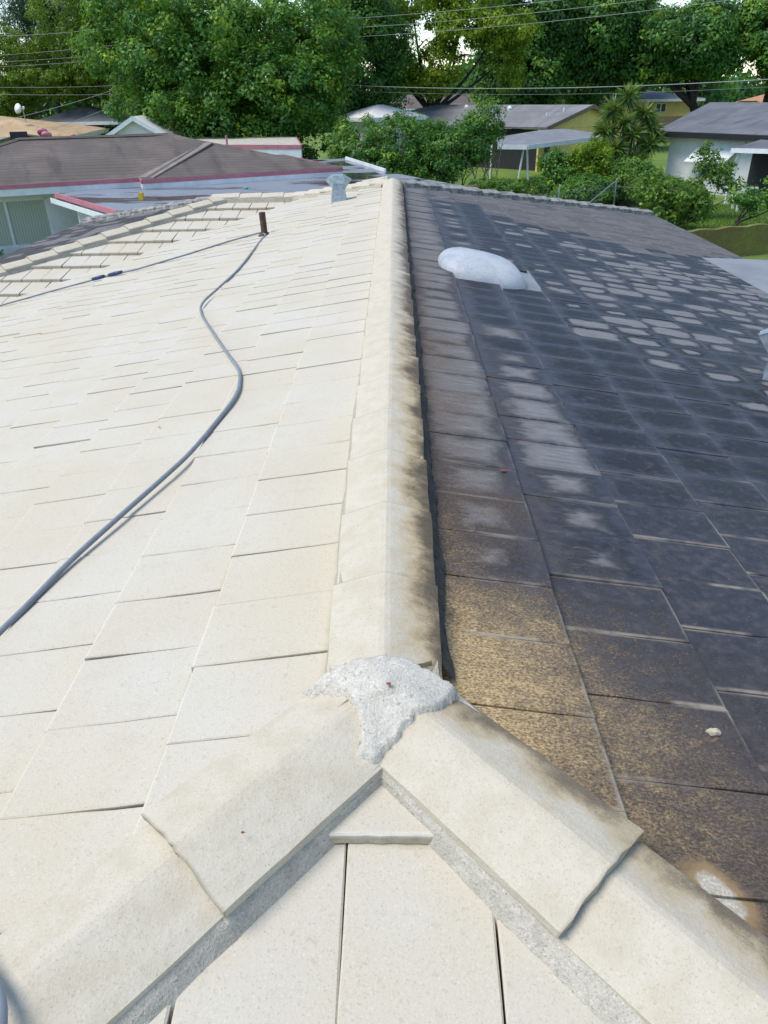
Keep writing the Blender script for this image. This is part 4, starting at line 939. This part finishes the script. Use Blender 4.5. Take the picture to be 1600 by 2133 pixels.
def limbs(base, lobes, r0, name, mat, parent, fork=.45, wob=.25, nl=7):
    mb = MB(); b = np.array(base, float); lob = np.array(lobes, float); top = lob[:, :3].mean(0); fk = b + (top-b)*fork
    path = [b + (fk-b)*t + np.array((random.uniform(-wob, wob), random.uniform(-wob, wob), 0))*t*.6 for t in np.linspace(0, 1, 6)]
    mb.add(*tube(path, np.linspace(r0*1.15, r0*.72, 6), 10, True)); fk = path[-1]
    for i, L in enumerate(lob[:nl]):
        e = L[:3] + np.array((0, 0, L[5]*.2)); md = (fk+e)/2 + np.array((random.uniform(-wob, wob)*2, random.uniform(-wob, wob)*2, -.05*np.linalg.norm(e-fk)))
        pth = catmull([tuple(fk - np.array((0, 0, .1))), tuple(md), tuple(e)], 5); mb.add(*tube(pth, np.linspace(r0*.55, r0*.10, len(pth)), 7, True))
        for k in range(4):
            a = np.array(pth[random.randint(4, len(pth)-2)]); dd = unit(1)[0]*L[3:6]*.85; dd[2] = abs(dd[2])*.6
            mb.add(*tube([tuple(a), tuple(a+dd*.5+(0, 0, .1)), tuple(a+dd)], [r0*.2, r0*.12, r0*.04], 5, True))
    return mk(name, mb.v, mb.f, mat, parent, smooth=True)
def tree(name, label, cat, base, lobes, r0, leafmat, nclump, per, rc, L, Wd, barkmat='bark', group=None, hang=0, fork=.45, tb=.42, ts=.16, inner=.55, up_=.45, flat=.75, nl=7):
    r = root(name, label, cat, tuple(base), group); limbs(base, lobes, r0, 'trunk', barkmat, r, fork, nl=nl)
    p, nr, ti = crown_pts(lobes, nclump, per, rc, inner, up_, flat, tb, ts); v, t = leaf_mesh(p, nr, L, Wd, ti, hang); mesh_np('crown', v, t, leafmat, r); return r
def lobeset(cx, cy, cz, rx, ry, rz, n, seed, s=.5):
    rj = random.Random(seed); out = [(cx, cy, cz, rx*.72, ry*.72, rz*.72)]
    for i in range(n):
        a = 2*math.pi*i/n + rj.uniform(-.3, .3); h = rj.uniform(-.6, .75); k = (1-h*h*.5)**.5
        q = s*rj.uniform(.75, 1.2); out.append((cx+rx*(1-q*.8)*math.cos(a)*k, cy+ry*(1-q*.8)*math.sin(a)*k, cz+rz*(1-q*.7)*h, rx*q, ry*q, rz*q*.9))
    return out
# the big round ficus
tree('ficus_tree', 'big dense round ficus tree with glossy green leaves behind the brown roof', 'tree', (-9.2, 48.5, 0), lobeset(-9.4, 48.5, 5.6, 7.4, 6.0, 5.6, 17, 3, .40) + [(-13.4, 46.2, 2.0, 1.9, 1.8, 1.7), (-10.5, 45.5, 2.0, 2.6, 2.0, 1.7), (-7.2, 45.5, 2.1, 2.6, 2, 1.8), (-4.2, 46.5, 2.4, 1.9, 1.8, 1.9)], .35, 'lf_ficus', 1600, 70, .62, .235, .125, tb=.50, ts=.24, inner=.80, up_=.7)
# left: layered tree, feathery trees, casuarina
tree('layered_tree', 'tree with layered yellowish boughs over the tan roof', 'tree', (-30, 65.5, 0), [(-28.8, 65, 7.6, 2.9, 2.5, 1.5), (-26.6, 64, 5.9, 2.5, 2.2, .9), (-29.5, 65, 5.0, 3.0, 2.5, 1.0), (-32, 65, 9.2, 3.4, 2.5, 1.8), (-25.4, 64, 5.0, 1.6, 1.5, .6), (-30, 64, 4.2, 2.5, 2, .9)], .22, 'lf_yel', 420, 60, .55, .20, .11, tb=.18, ts=.2, flat=.5)
tree('casuarina_tree', 'tall bluish feathery casuarina tree at the far edge of the yard', 'tree', (-31, 78, 0), lobeset(-31.5, 78, 9.5, 3.8, 3.5, 6.5, 9, 5, .45), .3, 'lf_blue', 700, 36, .8, .42, .07, 'darkbark', hang=1.4, tb=.45)
tree('feathery_tree', 'tall olive-green tree with drooping sprays left of the round ficus', 'tree', (-22.5, 66, 0), [(-24, 66, 9.5, 3.2, 3, 3.2), (-20.5, 65.5, 10.5, 3.2, 3, 2.6), (-22.5, 65, 6.8, 3.4, 3, 2.2), (-18.5, 66, 8.2, 2.8, 3, 2.8), (-24.6, 66, 6.2, 2.2, 2, 2)], .3, 'lf_yel', 640, 55, .75, .30, .10, 'darkbark', hang=1.0, tb=.10, ts=.12)
tree('feathery_tree', 'dark green feathery tree between the layered tree and the round ficus', 'tree', (-19.5, 76, 0), lobeset(-20.5, 76, 7.0, 6.5, 4, 6.5, 9, 8, .45), .3, 'lf_dark', 900, 48, .9, .32, .13, 'darkbark', hang=.6, tb=.30)
# centre
tree('dark_tree', 'dark leafy tree touching the right flank of the round ficus', 'tree', (-2.4, 60, 0), lobeset(-2.6, 60, 6.6, 3.6, 3.4, 5.2, 9, 12, .45), .3, 'lf_dark', 760, 48, .75, .27, .13, 'darkbark', tb=.42)
tree('yellow_green_tree', 'tall open tree with yellow-green leaf sprays and dark limbs above the white roof', 'tree', (2.2, 64, 0),
     [(-1.6, 63, 9.0, 2.5, 2.2, 1.7), (1.2, 63, 10.3, 2.8, 2.2, 1.5), (4.6, 62.5, 8.6, 2.3, 2.0, 1.2), (7.6, 62.5, 8.4, 2.3, 2.0, 1.2), (.2, 63, 6.4, 1.7, 1.6, 1.5), (3.4, 62.6, 6.2, 1.5, 1.5, 1.7), (8.4, 63, 6.4, 1.1, 1.4, 1.9), (5.6, 63, 10.6, 2.6, 2, 1.5), (2.5, 62.5, 5.2, 1.3, 1.3, 1.0)],
       .30, 'lf_yel', 720, 52, .55, .27, .13, 'darkbark', hang=1.2, fork=.4, tb=.60, ts=.2, nl=9)
# right: the wall of large dark trees
rsp = [((10.2, 70, 0), (10.4, 70, 7.2, 4.4, 4, 6.2), 21, 'lf_dark', 'massive dark tree with near-black hollows right of the yellow-green tree'),
       ((15.5, 72, 0), (16.0, 71, 7.4, 4.2, 4, 5.4), 22, 'lf_dark', 'broad dark tree with lighter spreading boughs above the yellow gable'),
       ((26.3, 70, 0), (22.8, 69.5, 7.6, 4.6, 4, 3.6), 23, 'lf_dark', 'large tree reaching leftward from a thick dark trunk behind the white house'),
       ((31.5, 73, 0), (30.6, 68, 8.2, 3.6, 4, 5.0), 24, 'lf_ficus', 'tall leafy tree right of the thick dark trunk'),
       ((20.0, 84, 0), (19.6, 84, 8.0, 6.0, 4, 6.0), 25, 'lf_dark', 'far dark tree filling the gap behind the spreading boughs')]
for i, (b_, ls, sd, mt, lb) in enumerate(rsp):
    tree('large_tree', lb, 'tree', b_, lobeset(*ls, 11, sd, .42), .45, mt, 850, 58, .78, .33, .17, 'darkbark', tb=.42, ts=.24, hang=.4, fork=.45)
# far wood closing the view
n = 46000; x = rng.uniform(-110, 120, n); h = (5.2 + 2.2*np.sin(x*.21)+1.6*np.sin(x*.53+1)+rng.uniform(-1.2, 1.2, n))*rng.uniform(0, 1, n)**.7
p = np.stack([x, 118+6*np.sin(x*.13)+rng.uniform(-5, 5, n), np.maximum(h, .2)], 1); nr = unit(n)*.7 + np.array((0, -.5, .5)); nr /= np.linalg.norm(nr, axis=1)[:, None]
v, t = leaf_mesh(p, nr, .95, .6, np.clip(.35+.2*np.sin(x*.9)+rng.normal(size=n)*.15, 0, 1)); o = mesh_np('distant_wood', v, t, 'lf_dark', None, 'stuff'); o['label'] = 'distant belt of trees closing the view'; o['category'] = 'trees'
# hedge / shrubs in the middle distance
tree('leafy_hedge', 'big leafy hedge bush with bare stems below, behind the far ridge end', 'bush', (1.6, 41, 0),
     [(-1.6, 40.8, 2.1, 1.7, 1.6, 1.5), (.4, 40.6, 2.3, 1.9, 1.7, 1.4), (2.4, 40.8, 2.2, 1.7, 1.6, 1.25), (3.9, 41, 2.4, 1.2, 1.2, 1.2), (4.5, 41.2, 3.4, .85, .9, .95), (-.6, 40.2, 1.2, 2.0, 1.4, 1.0), (2.0, 40.2, 1.4, 1.6, 1.3, .9)], .07, 'lf_shrub', 900, 46, .36, .16, .075, fork=.2, tb=.42, ts=.2, nl=7)
st = root('bare_stems', 'tangle of pale bare stems under the leafy hedge', 'shrub', (3.4, 40.2, 0)); mb = MB()
for i in range(26):
    x = random.uniform(1.8, 5.0); y = random.uniform(39.6, 40.6); z = random.uniform(1.2, 2.4)
    mb.add(*tube(catmull([(x, y, 0), (x+random.uniform(-.3, .3), y, z*.5), (x+random.uniform(-.6, .6), y+random.uniform(-.3, .3), z)], 4), random.uniform(.012, .03), 5, True))
mk('stem', mb.v, mb.f, 'wood', st)
shr = [((8.0, 38, 0), (7.9, 37.6, 1.15, 1.2, 1.2, 1.25), 'lf_shrub', 'dense dark shrub beside the patio posts', 330),
       ((9.1, 37.4, 0), (9.0, 37.2, 1.5, 1.0, 1.1, 1.45), 'lf_yel', 'tall wispy shrub with arching pale twigs below the spiky palm', 240),
       ((10.1, 36.6, 0), (10.1, 36.2, .9, 1.0, 1.1, 1.0), 'lf_citrus', 'bright green shrub behind the fence post', 260),
       ((6.4, 36.0, 0), (5.7, 37, .5, 2.3, 1.3, .75), 'lf_citrus', 'low yellow-green shrub in front of the patio', 330),
       ((8.3, 35.2, 0), (8.2, 35.0, .75, 1.3, .9, .85), 'lf_shrub', 'rounded dark green shrub behind the leaning fence rail', 260),
       ((11.0, 37.6, 0), (11.0, 37.4, 1.1, 1.2, 1.0, 1.15), 'lf_shrub', 'tall shrub at the foot of the spiky yucca', 280),
       ((12.0, 34.6, 0), (11.9, 34.5, .7, 1.2, .9, .8), 'lf_citrus', 'light green shrub before the white wall', 240)]
for b_, e_, mt, lb, nc in shr:
    tree('shrub', lb, 'shrub', b_, lobeset(*e_, 6, int(b_[0]*10), .5), .05, mt, nc, 40, .28, .15, .07, fork=.25, tb=.45, ts=.2, inner=.5)
tree('sapling', 'open bushy sapling with round bright leaves beside the mossy wall', 'sapling', (10.6, 29.6, 0), [(9.6, 29.8, 1.35, .75, .7, .65), (10.5, 29.6, 1.15, .8, .7, .7), (11.2, 29.4, .9, .7, .6, .5), (10.2, 29.8, .6, 1.1, .8, .5)], .05, 'lf_citrus', 190, 22, .28, .13, .09, fork=.2, tb=.5, ts=.2, inner=.3)
tree('sapling', 'slender open sapling standing before the white wall', 'sapling', (12.6, 32.2, 0), [(12.2, 32.2, 2.25, .45, .4, .55), (12.8, 32.2, 1.8, .7, .5, .5), (13.4, 32.2, 1.3, .6, .5, .4), (12.0, 32, 1.2, .6, .5, .4)], .045, 'lf_citrus', 130, 18, .22, .12, .08, fork=.25, tb=.5, ts=.2, inner=.25)
tree('sapling', 'leaning young tree with a bent dark trunk in front of the garden bench', 'sapling', (12.7, 29.6, 0), [(13.4, 29.8, .95, .6, .5, .4), (12.9, 29.8, 1.15, .5, .5, .35), (14.6, 30, 1.7, .9, .7, .75), (14.2, 30, 1.0, .5, .5, .4)], .06, 'lf_shrub', 150, 24, .26, .11, .08, 'darkbark', fork=.25, tb=.45, ts=.2, inner=.35)
tree('hedge', 'clipped dark green hedge under the curtained window', 'hedge', (-11.6, 21.3, 0), [(-13.0, 20.7, .45, 1.4, .6, .5), (-11.4, 21.4, .45, 1.4, .6, .5), (-10.0, 22.0, .42, 1.0, .6, .46)], .04, 'lf_dark', 420, 46, .2, .08, .045, tb=.35, ts=.1, inner=.4, nl=3)
# spiky palm-like yucca: rosettes of sword leaves on several canes
yu = root('yucca_plant', 'tall clump of spiky yucca heads on bare canes before the yellow gable', 'yucca', (11.8, 42.3, 0)); cm = MB(); VV = []; TT = []
heads = [(11.6, 42, 4.3), (10.9, 42, 3.7), (12.5, 42, 3.5), (11.4, 41.6, 3.2), (12.9, 42, 2.9), (10.6, 41.8, 2.8), (11.9, 41.5, 2.6), (12.8, 41.6, 2.1), (11.1, 41.5, 2.0), (10.5, 42, 1.9), (12.2, 41.4, 1.5), (13.2, 42, 2.4), (11.6, 41.3, 1.2)]
for hx_, hy_, hz2 in heads:
    cm.add(*tube([(11.8+(hx_-11.8)*.4, 42.2, 0), (hx_*.7+11.8*.3, hy_, hz2*.5), (hx_, hy_, hz2)], [.07, .055, .045], 7))
    nlv = 190; d = unit(nlv); d[:, 2] = d[:, 2]*.75+.22; d /= np.linalg.norm(d, axis=1)[:, None]; L = rng.uniform(.45, .95, nlv)
    sd_ = np.cross(d, rng.normal(size=(nlv, 3))); sd_ /= np.linalg.norm(sd_, axis=1)[:, None]
    o0 = np.array((hx_, hy_, hz2)); q = np.empty((nlv, 4, 3)); wdt = .042
    q[:, 0] = o0 + d*.05 - sd_*wdt*.5; q[:, 1] = o0 + d*(L*.55)[:, None] - sd_*wdt; q[:, 2] = o0 + d*L[:, None] - np.array((0, 0, .12))*L[:, None]; q[:, 3] = o0 + d*(L*.55)[:, None] + sd_*wdt
    VV.append(q.reshape(-1, 3)); TT.append(np.repeat(np.clip(.45+.25*d[:, 2]+rng.normal(size=nlv)*.2, 0, 1), 4))
mk('cane', cm.v, cm.f, 'bark', yu, smooth=True); mesh_np('leaves', np.concatenate(VV), np.concatenate(TT), 'lf_yucca', yu)
# far small palm beside the terracotta roof
pt_ = root('small_palm', 'small palm beside the terracotta roof', 'palm', (27.5, 66, 0)); v, f = tube([(27.5, 66, 0), (27.5, 66, 3.4)], [.14, .1], 8); mk('trunk', v, f, 'bark', pt_)
VV = []; TT = []
for k in range(16):
    a = 2*math.pi*k/16; n_ = 40
    for i in range(n_):
        t = i/n_; c = np.array((27.5+1.5*t*math.cos(a), 66+1.5*t*math.sin(a), 3.4+.75*t-1.35*t*t)); sg = (-1)**i
        sd_ = np.array((-math.sin(a), math.cos(a), -.35))*sg*.38*(1-t*.6); al = np.array((math.cos(a), math.sin(a), 0))*.05
        VV += [c, c+sd_*.5+al, c+sd_+al, c+sd_*.5-al]; TT += [.45+.2*random.random()]*4
mesh_np('fronds', np.array(VV), np.array(TT), 'lf_yucca', pt_)
# grass blades on the visible lawn strip
n = 26000; x = rng.uniform(9, 16.5, n); y = rng.uniform(25.2, 36, n); hh = rng.uniform(.05, .14, n)
p = np.stack([x, y, hh*.4], 1); nr = unit(n)*.5+np.array((0, -.8, .25)); nr /= np.linalg.norm(nr, axis=1)[:, None]
v, t = leaf_mesh(p, nr, .13, .02, np.clip(.6+rng.normal(size=n)*.2, 0, 1), -3); o = mesh_np('grass_blades', v, t, 'lf_citrus', None, 'stuff'); o['label'] = 'bright green lawn grass beyond the mossy wall'; o['category'] = 'grass'

# ------------------------------------------------------------------ utility pole and overhead wires
up_o = root('utility_pole', 'wooden utility pole half hidden behind the round ficus', 'utility pole', (-10.5, 57, 0))
v, f = tube([(-10.5, 57, 0), (-10.5, 57, 10.8)], [.16, .11], 10); mk('pole', v, f, 'wood', up_o)
vv, ff = box(-11.6, -9.4, 56.9, 57.1, 9.4, 9.55); mk('crossarm', vv, ff, 'wood', up_o)
def wire(a, b, sag, r_, label, mat='wire', group=None):
    pts = [tuple(np.array(a)*(1-t)+np.array(b)*t - np.array((0, 0, 4*sag*t*(1-t)))) for t in np.linspace(0, 1, 25)]
    v, f = tube(pts, r_, 5); return mk('overhead_wire', v, f, mat, loc=pts[0], smooth=True, label=label, cat='wire', group=group)
gw = 'overhead wires along the street'
def through(p, q, y0, y1):
    p, q = np.array(p, float), np.array(q, float); return tuple(p + (q-p)*y0), tuple(p + (q-p)*y1)
for nm, (p, q, s) in zip(('topmost', 'middle', 'lowest'), (((-5.64, 50, 8.19), (5.95, 46, 8.22), .35), ((-4.06, 50, 7.82), (5.98, 46, 7.79), .4), ((-4.08, 50, 7.39), (6.01, 46, 7.35), .45))):
    a, b = through(p, q, -.6, 2.6); b = (b[0], b[1], b[2]+1.5)
    wire(a, b, .55, .011, nm + ' of three thin pale wires crossing high before the yellow-green tree', 'wire', gw)
wire((-10.5, 56.9, 5.6), (24, 38, 5.3), .75, .019, 'thick pale cable sagging low across the dark trees', 'wire')
wire((-10.5, 56.9, 5.3), (24, 38, 4.95), .72, .012, 'dark cable hanging just below the thick pale cable', 'wired')
wire((-10.5, 57, 9.9), (-30, 54, 8.3), .9, .013, 'upper wire swinging leftwards from the pole over the olive tree', 'wire')
for nm, (z0_, z1_) in zip(('highest', 'second highest', 'third highest', 'second lowest', 'lowest'), ((8.3, 6.9), (7.7, 6.6), (7.4, 6.35), (5.55, 5.35), (4.95, 5.0))):
    wire((-10.5, 57, z0_), (-30, 56, z1_), .25, .010, nm + ' of five thin wires strung from the pole past the layered tree', 'wire', 'wires left of the pole')
wire((-10.5, 57, 7.6), (-25.2, 55.3, 3.45), .35, .012, 'service wire dropping from the pole to the tan roof', 'wire')
wire((-10.5, 57, 7.4), (-21.6, 51.5, 2.8), .3, .012, 'service wire dropping from the pole to the eave of the tan-roofed house', 'wire')
